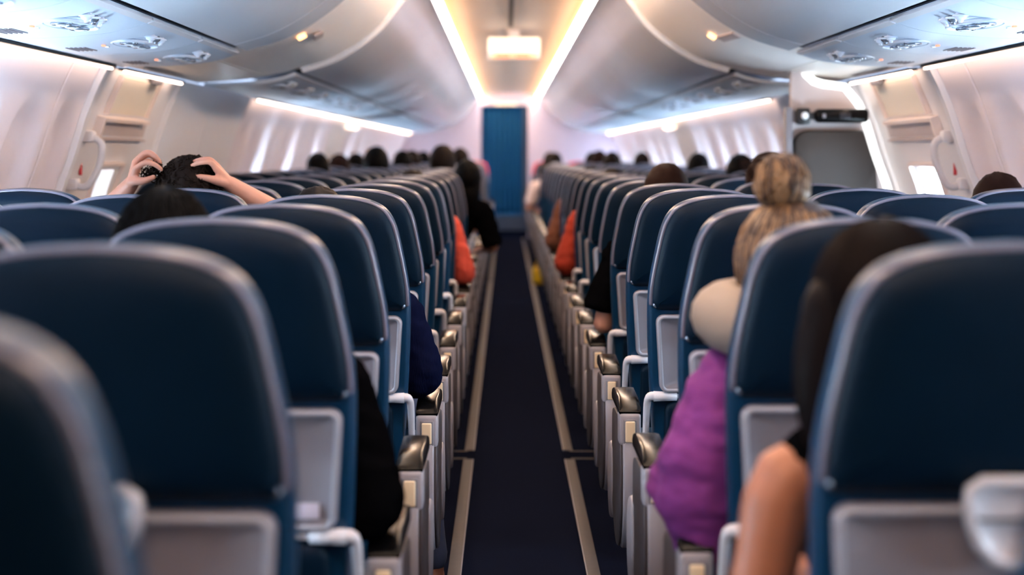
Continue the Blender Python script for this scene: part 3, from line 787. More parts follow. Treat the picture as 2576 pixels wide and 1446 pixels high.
# small placard on the stowed tray of a near seat
st = SEAT[(-1, 0, 2)]
lean = LEAN[1]
trn = [c for c in st.children if c.name.startswith('tray_table')][0]
stk = obj('placard', box((0.14, -0.0195 + (1 - 0.69) * lean, 0.69), (0.045, 0.002, 0.026), 0.0005), 'paper', trn)

# ------------------------------------------------------------------ people
def hand_bm(bm, wrist, tip_dir, back, thumb_dir, scale=1.0, curl=(0.5, 0.6, 0.5), spread=0.08):
    """palm and five fingers. tip_dir: wrist to knuckles, back: normal of the hand's back, thumb_dir: side of the thumb"""
    f = Vector(tip_dir).normalized(); u = Vector(back); u = (u - f * u.dot(f)).normalized()
    s = u.cross(f); s = s if s.dot(Vector(thumb_dir)) > 0 else -s
    W = Vector(wrist); k = scale
    off = [0.030, 0.010, -0.011, -0.030]; kl = [0.088, 0.092, 0.087, 0.078]; ln = [(0.042, 0.025, 0.020), (0.047, 0.029, 0.022), (0.043, 0.027, 0.021), (0.033, 0.020, 0.018)]
    rd = [0.0092, 0.0095, 0.009, 0.0078]
    for i in range(4):
        kn = W + (f * kl[i] + s * off[i] + u * 0.004) * k
        bm_tube(bm, [W + (s * off[i] * 0.55) * k, W + (f * kl[i] * 0.5 + s * off[i] * 0.85 + u * 0.003) * k, kn], [0.017 * k, 0.0165 * k, 0.0125 * k], 8, 2)
        p = kn; pts = [kn]; rr = [rd[i] * k * 1.15]; a = 0
        for j in range(3):
            a += curl[j] * (0.9 + 0.08 * i)
            d = f * math.cos(a) - u * math.sin(a) + s * (spread * (1.5 - i) * (1 if j == 0 else 0.4))
            p = p + d.normalized() * ln[i][j] * k; pts.append(p); rr.append(rd[i] * k * (1.0, 0.92, 0.8)[j])
        bm_tube(bm, pts, rr, 8, 2)
    t0 = W + (f * 0.022 + s * 0.022 - u * 0.006) * k; t1 = t0 + (f * 0.036 + s * 0.028 - u * 0.014) * k
    t2 = t1 + (f * 0.032 + s * 0.008 - u * 0.012) * k; t3 = t2 + (f * 0.024 - s * 0.002 - u * 0.010) * k
    bm_tube(bm, [t0, t1, t2, t3], [0.016 * k, 0.0125 * k, 0.0105 * k, 0.009 * k], 8, 2)
def head_bm(bm, c, yaw=0, tilt=0, s=1.0):
    M = Matrix.Translation(c) @ Matrix.Rotation(yaw, 4, 'Z') @ Matrix.Rotation(tilt, 4, 'Y') @ Matrix.Scale(s, 4)
    vs = []
    vs += bm_ell(bm, (0, 0, 0.012), (0.074, 0.094, 0.105), 22, 16)
    vs += bm_ell(bm, (0, 0.022, -0.050), (0.058, 0.068, 0.070), 18, 12)
    vs += bm_tube(bm, [(0, 0.088, 0.012), (0, 0.100, -0.012), (0, 0.106, -0.028)], [0.009, 0.012, 0.014], 8, 2)
    vs += bm_ell(bm, (0, 0.084, -0.062), (0.024, 0.012, 0.007), 10, 6)
    vs += bm_ell(bm, (0, 0.084, -0.076), (0.020, 0.012, 0.007), 10, 6)
    for sx in (-1, 1):
        vs += bm_ell(bm, (sx * 0.077, -0.004, -0.008), (0.010, 0.020, 0.032), 10, 8)
        vs += bm_ell(bm, (sx * 0.030, 0.080, 0.012), (0.014, 0.010, 0.009), 8, 6)
        vs += bm_ell(bm, (sx * 0.030, 0.084, 0.032), (0.022, 0.010, 0.005), 8, 6)
    bmesh.ops.transform(bm, matrix=M, verts=vs)
def hair_cap(bm, c, lumps=0.006, s=1.0, low=-0.06, grow=1.0, seed=0, yaw=0):
    vs = bm_ell(bm, (0, 0, 0), (1, 1, 1), 30, 20)
    for v in vs:
        d = v.co.normalized(); n = noise.noise(d * 5 + Vector((seed, 0, 0))) * lumps + noise.noise(d * 13 + Vector((0, seed, 0))) * lumps * 0.6
        p = Vector((d.x * (0.086 * grow + n), d.y * (0.104 * grow + n) - 0.010, d.z * (0.112 * grow + n) + 0.022))
        if p.y > 0.055 and p.z < 0.065: p.y = 0.055 - (0.065 - p.z) * 0.35
        if p.z < low: p.z = low + (p.z - low) * 0.3
        v.co = p
    bmesh.ops.transform(bm, matrix=Matrix.Translation(c) @ Matrix.Rotation(yaw, 4, 'Z') @ Matrix.Scale(s, 4), verts=vs)
def strand_mesh(lines, r, name='strands', seg=4):
    bm = bmesh.new()
    for L in lines: bm_tube(bm, L, r if not callable(r) else r(), seg, 1, round_cap=False)
    return me_from(bm)
def wrinkle(me, amp, a=14, b=34, seed=0):
    nrm = [v.normal.copy() for v in me.vertices]
    for v, nv in zip(me.vertices, nrm):
        p = v.co; n = noise.noise(Vector((p.x * a + seed, p.y * a, p.z * b + p.x * 9))) + 0.5 * noise.noise(Vector((p.x * a * 2.2, p.y * a * 2 + seed, p.z * b * 1.7)))
        v.co = p + nv * (amp * n)
    return me
DEF = dict(pelvis=(0, 0.34, 0.57), waist=(0, 0.315, 0.70), chest=(0, 0.275, 0.86), top=(0, 0.255, 0.955), neck=(0, 0.25, 1.01), head=(0, 0.262, 1.125),
           sh_l=(-0.165, 0.262, 0.915), el_l=(-0.225, 0.30, 0.69), wr_l=(-0.15, 0.52, 0.66),
           sh_r=(0.165, 0.262, 0.915), el_r=(0.225, 0.30, 0.69), wr_r=(0.15, 0.52, 0.66),
           hip_l=(-0.09, 0.36, 0.555), kn_l=(-0.11, 0.72, 0.56), an_l=(-0.11, 0.70, 0.11), hip_r=(0.09, 0.36, 0.555), kn_r=(0.11, 0.72, 0.56), an_r=(0.11, 0.70, 0.11))
def person_meshes(J=None, sleeve=0.5, vox=0.010, hands=None, shirt_scale=1.0, sleeve_r=0.0, extra_shirt=None, yaw=0, tilt=0, head_s=1.0, neck_r=0.05, legs=True, top_z=None):
    q = dict(DEF); q.update(J or {}); q = {k: Vector(v) for k, v in q.items()}
    bm = bmesh.new()
    bm_tube(bm, [q['pelvis'], q['waist'], q['chest'], q['top']], [(0.155, 0.105), (0.135, 0.095), (0.155, 0.10), (0.12, 0.07)], 18, 3, side=(1, 0, 0))
    hd = q['head']; bm_tube(bm, [q['top'] - Vector((0, 0, 0.02)), q['neck'], hd - Vector((0, 0.0, 0.06))], [neck_r * 1.15, neck_r, neck_r], 12, 3)
    head_bm(bm, hd, yaw, tilt, head_s)
    for s, sx in (('l', -1), ('r', 1)):
        a, b, c = q['sh_' + s], q['el_' + s], q['wr_' + s]
        bm_tube(bm, [q['top'] + (a - q['top']) * 0.5, a, a + (b - a) * 0.55, b], [0.048, 0.050, 0.042, 0.037], 12, 3)
        bm_tube(bm, [b, b + (c - b) * 0.35, c], [0.037, 0.036, 0.0245], 12, 3)
        hs = (hands or {}).get(s)
        if callable(hs): hs(bm)
        elif hs: hand_bm(bm, c + (c - b).normalized() * 0.005, *hs['a'], **hs.get('k', {}))
        else: hand_bm(bm, c, (c - b), (0, 0, 1) if abs((c - b).normalized().z) < 0.8 else (sx, 0, 0), (-sx, 0, 0), 1.0, (0.35, 0.4, 0.3))
        if legs:
            bm_tube(bm, [q['hip_' + s], (q['hip_' + s] + q['kn_' + s]) / 2, q['kn_' + s]], [0.082, 0.073, 0.056], 12, 3)
            bm_tube(bm, [q['kn_' + s], q['kn_' + s] * 0.6 + q['an_' + s] * 0.4, q['an_' + s]], [0.055, 0.052, 0.036], 12, 3)
    out = {'body': remesh(bm, vox, 3)}
    bm = bmesh.new(); g = 0.014 * shirt_scale
    low = q['pelvis'] - Vector((0, 0, 0.01))
    bm_tube(bm, [low, q['waist'], q['chest'], q['top']], [(0.165 + g, 0.115 + g), (0.142 + g, 0.102 + g), (0.158 + g, 0.102 + g), (0.10 + g, 0.058 + g)], 18, 3, side=(1, 0, 0))
    for s in 'lr':
        a, b, c = q['sh_' + s], q['el_' + s], q['wr_' + s]
        if sleeve > 0: bm_tube(bm, [q['top'] + (a - q['top']) * 0.4, a], [0.052 + g, 0.056 + g], 12, 2)
        else: bm_tube(bm, [q['top'] + (a - q['top']) * 0.3, q['top'] + (a - q['top']) * 0.78 + Vector((0, 0, 0.012))], [0.05 + g, 0.042 + g], 12, 2)
        if sleeve > 0:
            t = min(1, sleeve * 2); e = a + (b - a) * t
            bm_tube(bm, [a, (a + e) / 2, e], [0.054 + g, 0.048 + g + sleeve_r * 0.5, 0.043 + g + sleeve_r], 14, 3, round_cap=sleeve > 0.5)
            if sleeve > 0.5:
                e2 = b + (c - b) * (sleeve - 0.5) * 2
                bm_tube(bm, [b, (b + e2) / 2, e2], [0.043 + g + sleeve_r, 0.042 + g, 0.034 + g * 0.7], 12, 2)
    if extra_shirt: extra_shirt(bm)
    out['shirt'] = wrinkle(remesh(bm, vox, 3), 0.007 if sleeve > 0 else 0.002)
    if legs:
        bm = bmesh.new()
        bm_tube(bm, [q['pelvis'] + Vector((0, 0, 0.06)), q['pelvis'] - Vector((0, 0, 0.03))], [(0.158, 0.115), (0.165, 0.12)], 16, 2, side=(1, 0, 0))
        for s in 'lr':
            bm_tube(bm, [q['hip_' + s], (q['hip_' + s] + q['kn_' + s]) / 2, q['kn_' + s]], [0.092, 0.083, 0.066], 12, 3)
            bm_tube(bm, [q['kn_' + s], (q['kn_' + s] + q['an_' + s]) / 2, q['an_' + s]], [0.066, 0.062, 0.054], 12, 3)
        out['trousers'] = remesh(bm, max(vox, 0.011), 3)
        bm = bmesh.new()
        for s in 'lr':
            a = q['an_' + s]
            bm_tube(bm, [a + Vector((0, -0.035, -0.068)), a + Vector((0, 0.06, -0.07)), a + Vector((0, 0.15, -0.078))], [(0.036, 0.036), (0.043, 0.034), (0.036, 0.024)], 12, 3, side=(1, 0, 0))
            bm_tube(bm, [a + Vector((0, 0, 0.0)), a + Vector((0, 0, -0.06))], [0.044, 0.042], 12, 2)
        out['shoes'] = remesh(bm, 0.009, 2)
    out['q'] = q
    return out
def place_person(pm, loc, label, shirt, hair, hair_mat, skin='skin', trousers='jeans', shoes='shoe', group=None, scale=1.0):
    e = empty('person', loc); tag(e, label, 'person', group); e.scale = (scale,) * 3
    obj('body', pm['body'], skin, e)
    obj('shirt', pm['shirt'], shirt, e)
    if 'trousers' in pm: obj('trousers', pm['trousers'], trousers, e); obj('shoes', pm['shoes'], shoes, e)
    if hair is not None: obj('hair', hair, hair_mat, e)
    return e
def cap_mesh(c, **k):
    bm = bmesh.new(); hair_cap(bm, Vector(c), **k); return me_from(bm)
def seat_loc(sd, col, n): return Vector((COLX[sd][col], rowy(sd, n), 0))

# --- passenger with both hands in the hair (middle seat)
sl = seat_loc(-1, 1, 5); LP = lambda px, py, d: P(px, py, d) - sl
hd = LP(478, 505, 5.37)
wl_, wr_ = LP(330, 462, 5.33), LP(578, 462, 5.32)
def HP(cx, cy, d): return LP(212 + cx / 4.986, 295 + cy / 4.986, d)
def hand_left(bm):
    W = wl_
    F = [[(650, 645, 5.285), (755, 572, 5.275), (880, 590, 5.275), (968, 655, 5.285)],      # index
         [(640, 560, 5.310), (778, 438, 5.305), (890, 490, 5.305), (952, 570, 5.310)],      # middle
         [(655, 560, 5.338), (800, 470, 5.345), (905, 535, 5.345), (960, 610, 5.345)],      # ring
         [(680, 600, 5.362), (800, 540, 5.375), (890, 600, 5.375), (930, 660, 5.37)]]       # little
    for f, r in zip(F, (0.0088, 0.0090, 0.0086, 0.0075)):
        p = [HP(*q) for q in f]
        bm_tube(bm, [W, W.lerp(p[0], 0.5), p[0]], [0.017, 0.0145, 0.0115], 10, 2)
        bm_tube(bm, p, [r * 1.2, r * 1.05, r * 0.95, r * 0.78], 10, 3)
    bm_tube(bm, [W, HP(600, 800, 5.30), HP(720, 800, 5.285), HP(800, 780, 5.28), HP(868, 750, 5.28)], [0.017, 0.016, 0.0125, 0.0105, 0.0085], 10, 2)
def hand_right(bm):
    W = wr_
    F = [[(1650, 640, 5.285), (1575, 560, 5.275), (1440, 572, 5.275), (1345, 610, 5.285)],
         [(1640, 590, 5.310), (1560, 525, 5.305), (1420, 545, 5.305), (1320, 585, 5.310)],
         [(1640, 610, 5.338), (1565, 555, 5.345), (1430, 580, 5.345), (1340, 625, 5.345)],
         [(1660, 650, 5.362), (1590, 610, 5.375), (1490, 630, 5.375), (1420, 670, 5.37)]]
    for f, r in zip(F, (0.0088, 0.0090, 0.0086, 0.0075)):
        p = [HP(*q) for q in f]
        bm_tube(bm, [W, W.lerp(p[0], 0.5), p[0]], [0.017, 0.0145, 0.0115], 10, 2)
        bm_tube(bm, p, [r * 1.2, r * 1.05, r * 0.95, r * 0.78], 10, 3)
    bm_tube(bm, [W, HP(1690, 800, 5.29), HP(1590, 775, 5.275), HP(1490, 752, 5.27), HP(1400, 738, 5.272)], [0.017, 0.016, 0.0125, 0.0105, 0.0085], 10, 2)
hands = {'l': hand_left, 'r': hand_right}
pm = person_meshes(dict(head=hd, neck=(-0.03, 0.25, 1.0), sh_l=(-0.19, 0.27, 0.93), sh_r=(0.165, 0.27, 0.93), el_l=LP(262, 545, 5.42), wr_l=wl_, el_r=LP(735, 560, 5.42), wr_r=wr_), sleeve=0.3, vox=0.0042, hands=hands)
bm = bmesh.new(); hair_cap(bm, hd + Vector((0, -0.01, 0.0)), 0.016, seed=3, low=-0.1, grow=1.08)
random.seed(11)
for i in range(800):
    a = random.uniform(0, 2 * math.pi); el = random.uniform(-0.5, 1.5)
    d = Vector((math.cos(a) * math.cos(el), math.sin(a) * math.cos(el), math.sin(el)))
    if d.y > 0.6 and d.z < 0.4: continue
    p = hd + Vector((d.x * 0.100, d.y * 0.114 - 0.014, d.z * 0.120 + 0.018)); t1 = d.orthogonal().normalized(); t2 = d.cross(t1); ph = random.uniform(0, 6.28); R = random.uniform(0.006, 0.021)
    pts = [p + d * (0.004 + 0.006 * math.sin(k * 1.1)) + t1 * R * math.cos(ph + k * 0.75) + t2 * R * math.sin(ph + k * 0.75) + Vector((0, 0, -0.003 * k)) for k in range(9)]
    bm_tube(bm, pts, [0.001, 0.0017, 0.002, 0.002, 0.002, 0.002, 0.0018, 0.0014, 0.0006], 4, 1, round_cap=False)
# tuft of hair gripped by the window-side hand
tc = LP(385, 432, 5.33)
for i in range(60):
    p = tc + Vector((random.gauss(0, 0.016), random.gauss(-0.01, 0.012), random.gauss(0, 0.014))); ph = random.uniform(0, 6.28)
    pts = [p + Vector((0.010 * math.cos(ph + k * 0.8), 0.006 * math.sin(ph * 2 + k), 0.010 * math.sin(ph + k * 0.8))) for k in range(8)]
    bm_tube(bm, pts, 0.0016, 4, 1, round_cap=False)
hair = me_from(bm)
pz = place_person(pm, sl, 'person with both hands raised into dark curly hair above the seat', 'grey_cloth', hair, 'hair_dark')

# --- dark-haired passenger in black, aisle seat two in front of the camera
sl = seat_loc(-1, 0, 2); LP = lambda px, py, d: P(px, py, d) - sl
hd = LP(415, 680, 2.98); hd.z = 1.075
pm = person_meshes(dict(head=hd, neck=(-0.08, 0.25, 0.97), top=(-0.02, 0.255, 0.92), chest=(0.01, 0.275, 0.84), sh_l=(-0.17, 0.262, 0.87), sh_r=(0.165, 0.225, 0.86), el_r=(0.222, 0.20, 0.675), wr_r=(0.16, 0.44, 0.66)), sleeve=0.95, vox=0.008, sleeve_r=0.012, shirt_scale=1.3)
bm = bmesh.new(); hair_cap(bm, hd, 0.004, seed=5, grow=1.03)
random.seed(5)
for i in range(220):
    a = random.uniform(0, 2 * math.pi)
    pts = []
    for k in range(8):
        el = 1.5 - k * 0.24; d = Vector((math.cos(a) * math.cos(el), math.sin(a) * math.cos(el), math.sin(el)))
        if d.y > 0.55 and d.z < 0.45: break
        pts.append(hd + Vector((d.x * 0.089, d.y * 0.107 - 0.01, d.z * 0.116 + 0.022)) + Vector((random.gauss(0, 0.0012),) * 3))
    if len(pts) > 3: bm_tube(bm, pts, 0.0022, 4, 1, round_cap=False)
place_person(pm, sl, 'person with straight black hair and black long sleeves leaning toward the window', 'black_cloth', me_from(bm), 'hair_black', trousers='black_cloth')

# --- passenger in navy sweater, aisle seat
sl = seat_loc(-1, 0, 4); hd = Vector((-0.04, 0.27, 1.05))
pm = person_meshes(dict(head=hd, neck=(-0.02, 0.25, 0.96), top=(0, 0.255, 0.90), chest=(0, 0.275, 0.82), sh_l=(-0.165, 0.262, 0.85), sh_r=(0.175, 0.245, 0.84), el_r=(0.225, 0.25, 0.69), wr_r=(0.16, 0.48, 0.65), an_r=(0.245, 0.60, 0.11), kn_r=(0.17, 0.72, 0.55)), sleeve=0.95, vox=0.009, sleeve_r=0.014, shirt_scale=1.2)
place_person(pm, sl, 'person slouched below the seat top in a navy knitted sweater', 'navy_cloth', cap_mesh(hd, seed=8), 'hair_dark')

# --- woman with blond bun, purple top, neck pillow
sl = seat_loc(1, 0, 2); LP = lambda px, py, d: P(px, py, d) - sl
hd = LP(1990, 640, 2.99); hd.z = 1.060
def poncho(bm):
    bm_tube(bm, [(-0.10, 0.25, 0.895), (-0.175, 0.24, 0.835), (-0.205, 0.235, 0.76), (-0.222, 0.24, 0.68), (-0.205, 0.25, 0.615), (-0.17, 0.25, 0.585)], [(0.06, 0.06), (0.088, 0.08), (0.098, 0.09), (0.103, 0.09), (0.095, 0.08), (0.07, 0.07)], 18, 4, side=(1, 0, 0))
    bm_tube(bm, [(-0.17, 0.25, 0.72), (-0.235, 0.25, 0.70), (-0.288, 0.265, 0.685)], [0.10, 0.085, 0.05], 14, 3)
    bm_tube(bm, [(-0.14, 0.27, 0.80), (-0.15, 0.26, 0.66), (-0.135, 0.26, 0.585)], [(0.10, 0.075), (0.125, 0.085), (0.12, 0.08)], 16, 3, side=(1, 0, 0))
pm = person_meshes(dict(head=hd, neck=(-0.06, 0.25, 0.98), top=(-0.03, 0.255, 0.90), chest=(-0.02, 0.275, 0.82), sh_l=(-0.18, 0.25, 0.865), sh_r=(0.14, 0.262, 0.875), el_l=(-0.255, 0.25, 0.685), wr_l=(-0.16, 0.48, 0.67)), sleeve=0.6, vox=0.007, extra_shirt=poncho, yaw=0.1)
wrinkle(pm['shirt'], 0.007, 7, 17, 3)
pw = place_person(pm, sl, 'woman with blond top bun and loose purple top leaning into the aisle', 'purple', None, None, trousers='grey_cloth')
bunc = LP(1967, 458, 2.97)
bm = bmesh.new(); hair_cap(bm, hd, 0.003, seed=2, grow=1.04, low=-0.09)
root = LP(1968, 512, 2.975)
random.seed(4)
obj('hair', me_from(bm), 'hair_blond_dark', pw)
lines = []
for i in range(720):   # strands gathered from the sides up to the bun
    a = random.uniform(0.0, 2 * math.pi)
    if 0.9 < a < 2.2 and random.random() < 0.8: continue
    e0 = random.uniform(-0.95, -0.2); d = Vector((math.cos(a) * math.cos(e0), math.sin(a) * math.cos(e0), math.sin(e0)))
    pts = []
    for k in range(9):
        t = k / 8; el = e0 + (1.35 - e0) * t; dd = Vector((math.cos(a) * math.cos(el), math.sin(a) * math.cos(el), math.sin(el)))
        p = hd + Vector((dd.x * 0.098, dd.y * 0.114 - 0.01, dd.z * 0.120 + 0.022)); p = p.lerp(root, t ** 5)
        pts.append(p + Vector((random.gauss(0, 0.0012), random.gauss(0, 0.0012), random.gauss(0, 0.0012))))
    lines.append(pts)
obj('hair_strands', strand_mesh(lines[::2], 0.0023), 'hair_blond', pw)
obj('hair_strands', strand_mesh(lines[1::2], 0.0025), 'hair_blond_dark', pw)
# nape hair falling on the aisle side
lines = []
for i in range(150):
    x0 = random.uniform(-0.088, 0.02); y0 = -0.075 + random.uniform(-0.02, 0.02)
    pts = [hd + Vector((x0 * (1 - 0.0 * k) - 0.004 * k * 0.4, y0 + 0.002 * k, 0.02 - 0.022 * k)) + Vector((random.gauss(0, 0.0014), random.gauss(0, 0.0014), 0)) for k in range(7)]
    lines.append(pts)
obj('hair_strands', strand_mesh(lines, 0.0022), 'hair_blond_dark', pw)
bm = bmesh.new(); bm_ell(bm, bunc + Vector((0.022, 0, -0.016)), (0.028, 0.036, 0.030), 16, 12); vs = bm_ell(bm, bunc, (0.045, 0.044, 0.046), 24, 16)
for v in vs:
    d = (v.co - bunc); v.co = bunc + d * (1 + 0.16 * noise.noise(d * 26))
for i in range(200):   # hair wound around the bun
    ax = Vector((random.gauss(0, 1), random.gauss(0, 1), random.gauss(0, 0.25))).normalized()
    t1 = ax.orthogonal().normalized(); t2 = ax.cross(t1); ph = random.uniform(0, 6.28); h = random.uniform(-0.03, 0.03); R = math.sqrt(max(0.0002, 0.049 ** 2 - h * h))
    pts = [bunc + ax * h + (t1 * math.cos(ph + k * 0.25) + t2 * math.sin(ph + k * 0.25)) * R * (1 + 0.05 * noise.noise(ax * 3 + Vector((i * 0.7, k * 0.15, 0)))) for k in range(9)]
    bm_tube(bm, pts, 0.0021, 4, 1, round_cap=False)
# loose loop sticking out of the bun
bun = obj('bun', me_from(bm), 'hair_blond', pw)
lines = []
for i in range(45):
    ax = Vector((1, random.gauss(0, 0.7), random.gauss(0, 0.15))).normalized()
    t1 = ax.orthogonal().normalized(); t2 = ax.cross(t1); ph = random.uniform(0, 6.28); h = random.uniform(-0.035, 0.03); R = math.sqrt(max(0.0002, 0.0515 ** 2 - h * h))
    lines.append([bunc + ax * h + (t1 * math.cos(ph + k * 0.25) + t2 * math.sin(ph + k * 0.25)) * R for k in range(8)])
obj('dark_strands', strand_mesh(lines, 0.0019), 'hair_blond_dark', bun)
lines = [[bunc + Vector((-0.03 - 0.035 * math.sin(math.pi * k / 9) + 0.004 * i, -0.01, 0.035 - 0.045 * k / 9 + 0.02 * math.sin(math.pi * k / 9))) for k in range(10)] for i in range(-2, 3)]
obj('loose_loop', strand_mesh(lines, 0.0012), 'hair_brown', bun)
bm = bmesh.new(); bm_tube(bm, [root + Vector((0, 0, 0.004)) + Vector((0.031 * math.cos(a), 0.031 * math.sin(a), 0.006 * math.sin(a * 2))) for a in [2 * math.pi * i / 20 for i in range(21)]], 0.006, 6, cap=False); obj('hair_tie', me_from(bm), 'black_cloth', pw)
np_ = empty('neck_pillow', sl); tag(np_, 'beige travel neck pillow around the neck of the blond-bun woman', 'pillow')
pc = Vector((-0.085, 0.245, 0.985)); bm = bmesh.new()
pts = [pc + Vector((0.108 * math.cos(a), 0.10 * math.sin(a), 0.012 * math.sin(a))) for a in [math.radians(118 + 304 * i / 22) for i in range(23)]]
bm_tube(bm, pts, [(0.052 + 0.012 * math.sin(math.pi * i / 22), 0.066) for i in range(23)], 16, 2); obj('cushion', me_from(bm), 'pillow', np_)
bm = bmesh.new(); bm_tube(bm, [p + (p - pc).normalized() * 0.062 + Vector((0, 0, 0.0)) for p in pts], 0.003, 6); obj('seam', me_from(bm), 'white_cloth', np_)

# --- woman with long dark hair and black sleeveless top
sl = seat_loc(1, 0, 1); LP = lambda px, py, d: P(px, py, d) - sl
hd = LP(2215, 760, 2.23); hd.z = 1.045
pm = person_meshes(dict(head=hd, neck=(-0.08, 0.25, 0.95), top=(-0.045, 0.255, 0.875), chest=(-0.03, 0.275, 0.80), sh_l=(-0.218, 0.235, 0.845), sh_r=(0.11, 0.262, 0.86), el_l=(-0.275, 0.215, 0.655), wr_l=(-0.18, 0.44, 0.665)), sleeve=0.0, vox=0.0065)
pl_ = place_person(pm, sl, 'woman with long dark auburn hair and black sleeveless top', 'black_cloth', None, None, skin='skin_tan', trousers='black_cloth')
bm = bmesh.new(); hair_cap(bm, hd, 0.003, seed=9, grow=1.06, low=-0.10)
bm_tube(bm, [hd + Vector((-0.02, -0.03, 0.02)), hd + Vector((-0.035, -0.045, -0.07)), hd + Vector((-0.03, -0.05, -0.15)), hd + Vector((-0.01, -0.05, -0.21))], [(0.088, 0.06), (0.088, 0.05), (0.072, 0.04), (0.04, 0.02)], 18, 4, side=(1, 0, 0))
obj('hair', me_from(bm), 'hair_auburn', pl_)
lines = []; random.seed(9)
for i in range(420):
    a = random.uniform(math.pi * 0.85, math.pi * 2.15); pts = []
    for k in range(6):
        el = 1.5 - k * 0.27; d = Vector((math.cos(a) * math.cos(el), math.sin(a) * math.cos(el), math.sin(el)))
        pts.append(hd + Vector((d.x * 0.094, d.y * 0.113 - 0.01, d.z * 0.121 + 0.022)))
    x0, y0 = pts[-1].x - hd.x, pts[-1].y - hd.y; L = random.uniform(0.10, 0.20)
    for k in range(1, 6):
        t = k / 5; pts.append(hd + Vector((x0 * (1 + 0.12 * t - 0.55 * t ** 3) - 0.012 * t, y0 * 0.9, 0.03 - L * t)) + Vector((random.gauss(0, 0.002), random.gauss(0, 0.002), 0)))
    lines.append(pts)
obj('hair_strands', strand_mesh(lines, 0.0022), 'hair_auburn', pl_)

# --- passenger in loose black t-shirt ahead
sl = seat_loc(1, 0, 6); hd = Vector((-0.005, 0.262, 1.105))
def tee(bm):
    bm_tube(bm, [(-0.15, 0.25, 0.90), (-0.205, 0.235, 0.80), (-0.235, 0.225, 0.70)], [0.06, 0.072, 0.078], 14, 3, round_cap=False)
pm = person_meshes(dict(head=hd, sh_l=(-0.17, 0.25, 0.90), el_l=(-0.235, 0.22, 0.66), wr_l=(-0.19, 0.42, 0.65)), sleeve=0.35, vox=0.010, extra_shirt=tee)
place_person(pm, sl, 'person with short dark brown hair and loose black t-shirt sleeve over the armrest', 'black_cloth', cap_mesh(hd, seed=12, lumps=0.004), 'hair_brown')

# --- coral shirt, black shirt leaning out, orange sleeve, pale pink sleeve, brown sleeve
def arm_out(sd, lean=0.0, head_z=1.125, vox=0.011, sleeve=0.5, **k):
    s = -sd   # aisle direction
    key = 'l' if s < 0 else 'r'
    J = dict(head=(s * lean, 0.262, head_z), neck=(s * lean * 0.8, 0.25, head_z - 0.115), top=(s * lean * 0.7, 0.255, 0.945), chest=(s * lean * 0.5, 0.275, 0.86))
    J['sh_' + key] = (s * (0.175 + lean * 0.65), 0.25, 0.90); J['el_' + key] = (s * (0.25 + lean * 0.6), 0.25, 0.68); J['wr_' + key] = (s * (0.2 + lean * 0.5), 0.46, 0.65)
    o = 'r' if key == 'l' else 'l'; J['sh_' + o] = (-s * (0.165 - lean * 0.65), 0.262, 0.91); J['el_' + o] = (-s * (0.21 - lean * 0.4), 0.30, 0.69); J['wr_' + o] = (-s * 0.12, 0.52, 0.66)
    return person_meshes(J, sleeve=sleeve, vox=vox, **k), Vector(J['head'])
pm, h = arm_out(-1, 0.0, 1.06, sleeve=0.8, sleeve_r=0.006, shirt_scale=1.1)
place_person(pm, seat_loc(-1, 0, 9), 'person in a coral shirt with the arm over the aisle armrest', 'coral_cloth', cap_mesh(h, seed=1), 'hair_dark')
pm, h = arm_out(-1, 0.22, 1.10, sleeve=0.5, sleeve_r=0.01, shirt_scale=1.2)
bm = bmesh.new(); hair_cap(bm, h, 0.003, seed=6, grow=1.05)
bm_tube(bm, [h + Vector((0, -0.04, 0.0)), h + Vector((0, -0.06, -0.09)), h + Vector((0, -0.055, -0.16))], [(0.085, 0.055), (0.08, 0.045), (0.06, 0.03)], 14, 3, side=(1, 0, 0))
place_person(pm, seat_loc(-1, 0, 12), 'person in black with black hair leaning out into the aisle', 'black_cloth', me_from(bm), 'hair_black', skin='skin_tan')
pm, h = arm_out(1, 0.0, 1.06, sleeve=0.6, sleeve_r=0.012, shirt_scale=1.4)
place_person(pm, seat_loc(1, 0, 10), 'person in an orange-red sleeve resting on the aisle armrest', 'orange_cloth', cap_mesh(h, seed=14), 'hair_dark')
place_person(pm, seat_loc(1, 0, 13), 'person in a brown sleeve on the aisle armrest, ahead of the orange one', 'brown_cloth', cap_mesh(h, seed=15), 'hair_black', skin='skin_tan')
pm, h = arm_out(1, 0.14, 1.06, sleeve=0.4, shirt_scale=1.4)
place_person(pm, seat_loc(1, 0, 22), 'person in a pale pink top leaning out far up the aisle', 'white_cloth', cap_mesh(h, seed=16), 'hair_black')

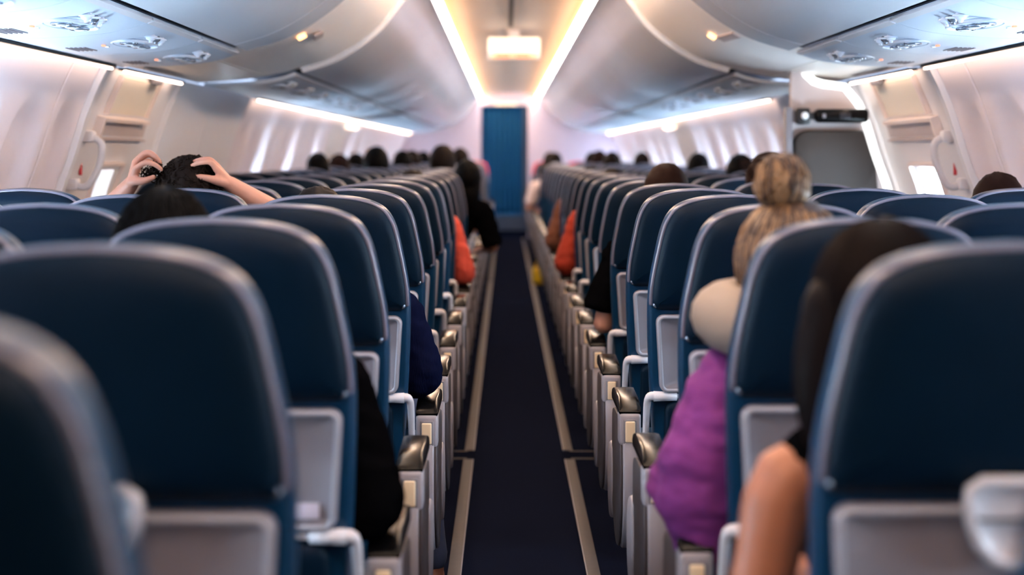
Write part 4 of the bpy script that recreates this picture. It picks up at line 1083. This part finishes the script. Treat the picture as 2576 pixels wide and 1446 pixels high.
# --- other heads over the seat tops
gm = person_meshes({}, sleeve=0.4, vox=0.012); gh = DEF['head']
caps = [cap_mesh(gh, seed=21, lumps=0.005), cap_mesh(gh, seed=22, lumps=0.008, grow=1.04), cap_mesh(gh, seed=23, lumps=0.003, grow=1.08)]
def generic(sd, col, n, k, hm, sm, label, scale=1.0, off=(0, 0, 0)):
    place_person(gm, seat_loc(sd, col, n) + Vector(off) + Vector((-sd * 0.06 if col == 2 else 0, 0, 0)), label, sm, caps[k], hm, scale=scale, group='passengers in the rows ahead')
def head_label(sd, col, n, hm):
    return '%s-haired person in the %s seat, %s rows ahead of %s' % ('brown' if hm == 'hair_brown' else 'dark', COLN[col], CNT[n - (2 if sd > 0 else 5)], 'the blond-bun woman' if sd > 0 else 'the raised-hands passenger')
generic(1, 2, 5, 0, 'hair_brown', 'grey_cloth', 'brown-haired person at the window two rows behind the jump seat', 0.965, (0.055, 0.0, 0))
generic(1, 1, 7, 2, 'hair_brown', 'white_cloth', 'person with light brown hair in the middle seat just behind the jump seat', 1.01)
for col, n, k, hm, sc in ((2, 14, 0, 'hair_black', 1.02), (2, 16, 1, 'hair_brown', 1.01), (2, 18, 0, 'hair_black', 1.02), (1, 14, 2, 'hair_black', 1.05), (0, 14, 2, 'hair_dark', 1.06), (0, 20, 1, 'hair_dark', 1.06), (1, 18, 0, 'hair_black', 1.04), (1, 20, 1, 'hair_dark', 1.04), (2, 21, 0, 'hair_dark', 1.03), (1, 23, 0, 'hair_black', 1.04)):
    generic(-1, col, n, k, hm, 'grey_cloth', head_label(-1, col, n, hm), sc)
for col, n, k, hm, sc in ((2, 15, 0, 'hair_black', 1.02), (2, 12, 1, 'hair_black', 1.01), (0, 24, 0, 'hair_dark', 1.03), (1, 20, 1, 'hair_dark', 1.03), (1, 23, 0, 'hair_brown', 1.05), (1, 25, 2, 'hair_black', 1.03), (2, 22, 1, 'hair_dark', 1.03), (0, 27, 1, 'hair_dark', 1.03)):
    generic(1, col, n, k, hm, 'grey_cloth', head_label(1, col, n, hm), sc)

# yellow bag on the floor poking into the aisle
yb = empty('yellow_bag', (0.285, 16.55, 0)); tag(yb, 'small yellow bag on the floor poking into the far aisle', 'bag')
obj('body', pillow(rrect(-0.07, 0.07, 0.004, 0.17, 0.03, 4), [(0.012, -0.05), (0, -0.035), (-0.003, 0.0), (0, 0.035), (0.012, 0.05)]), 'yellow', yb)
obj('strap', tube([(-0.04, 0, 0.165), (-0.03, 0, 0.22), (0.03, 0, 0.22), (0.04, 0, 0.165)], 0.006, 6, 3), 'yellow', yb)
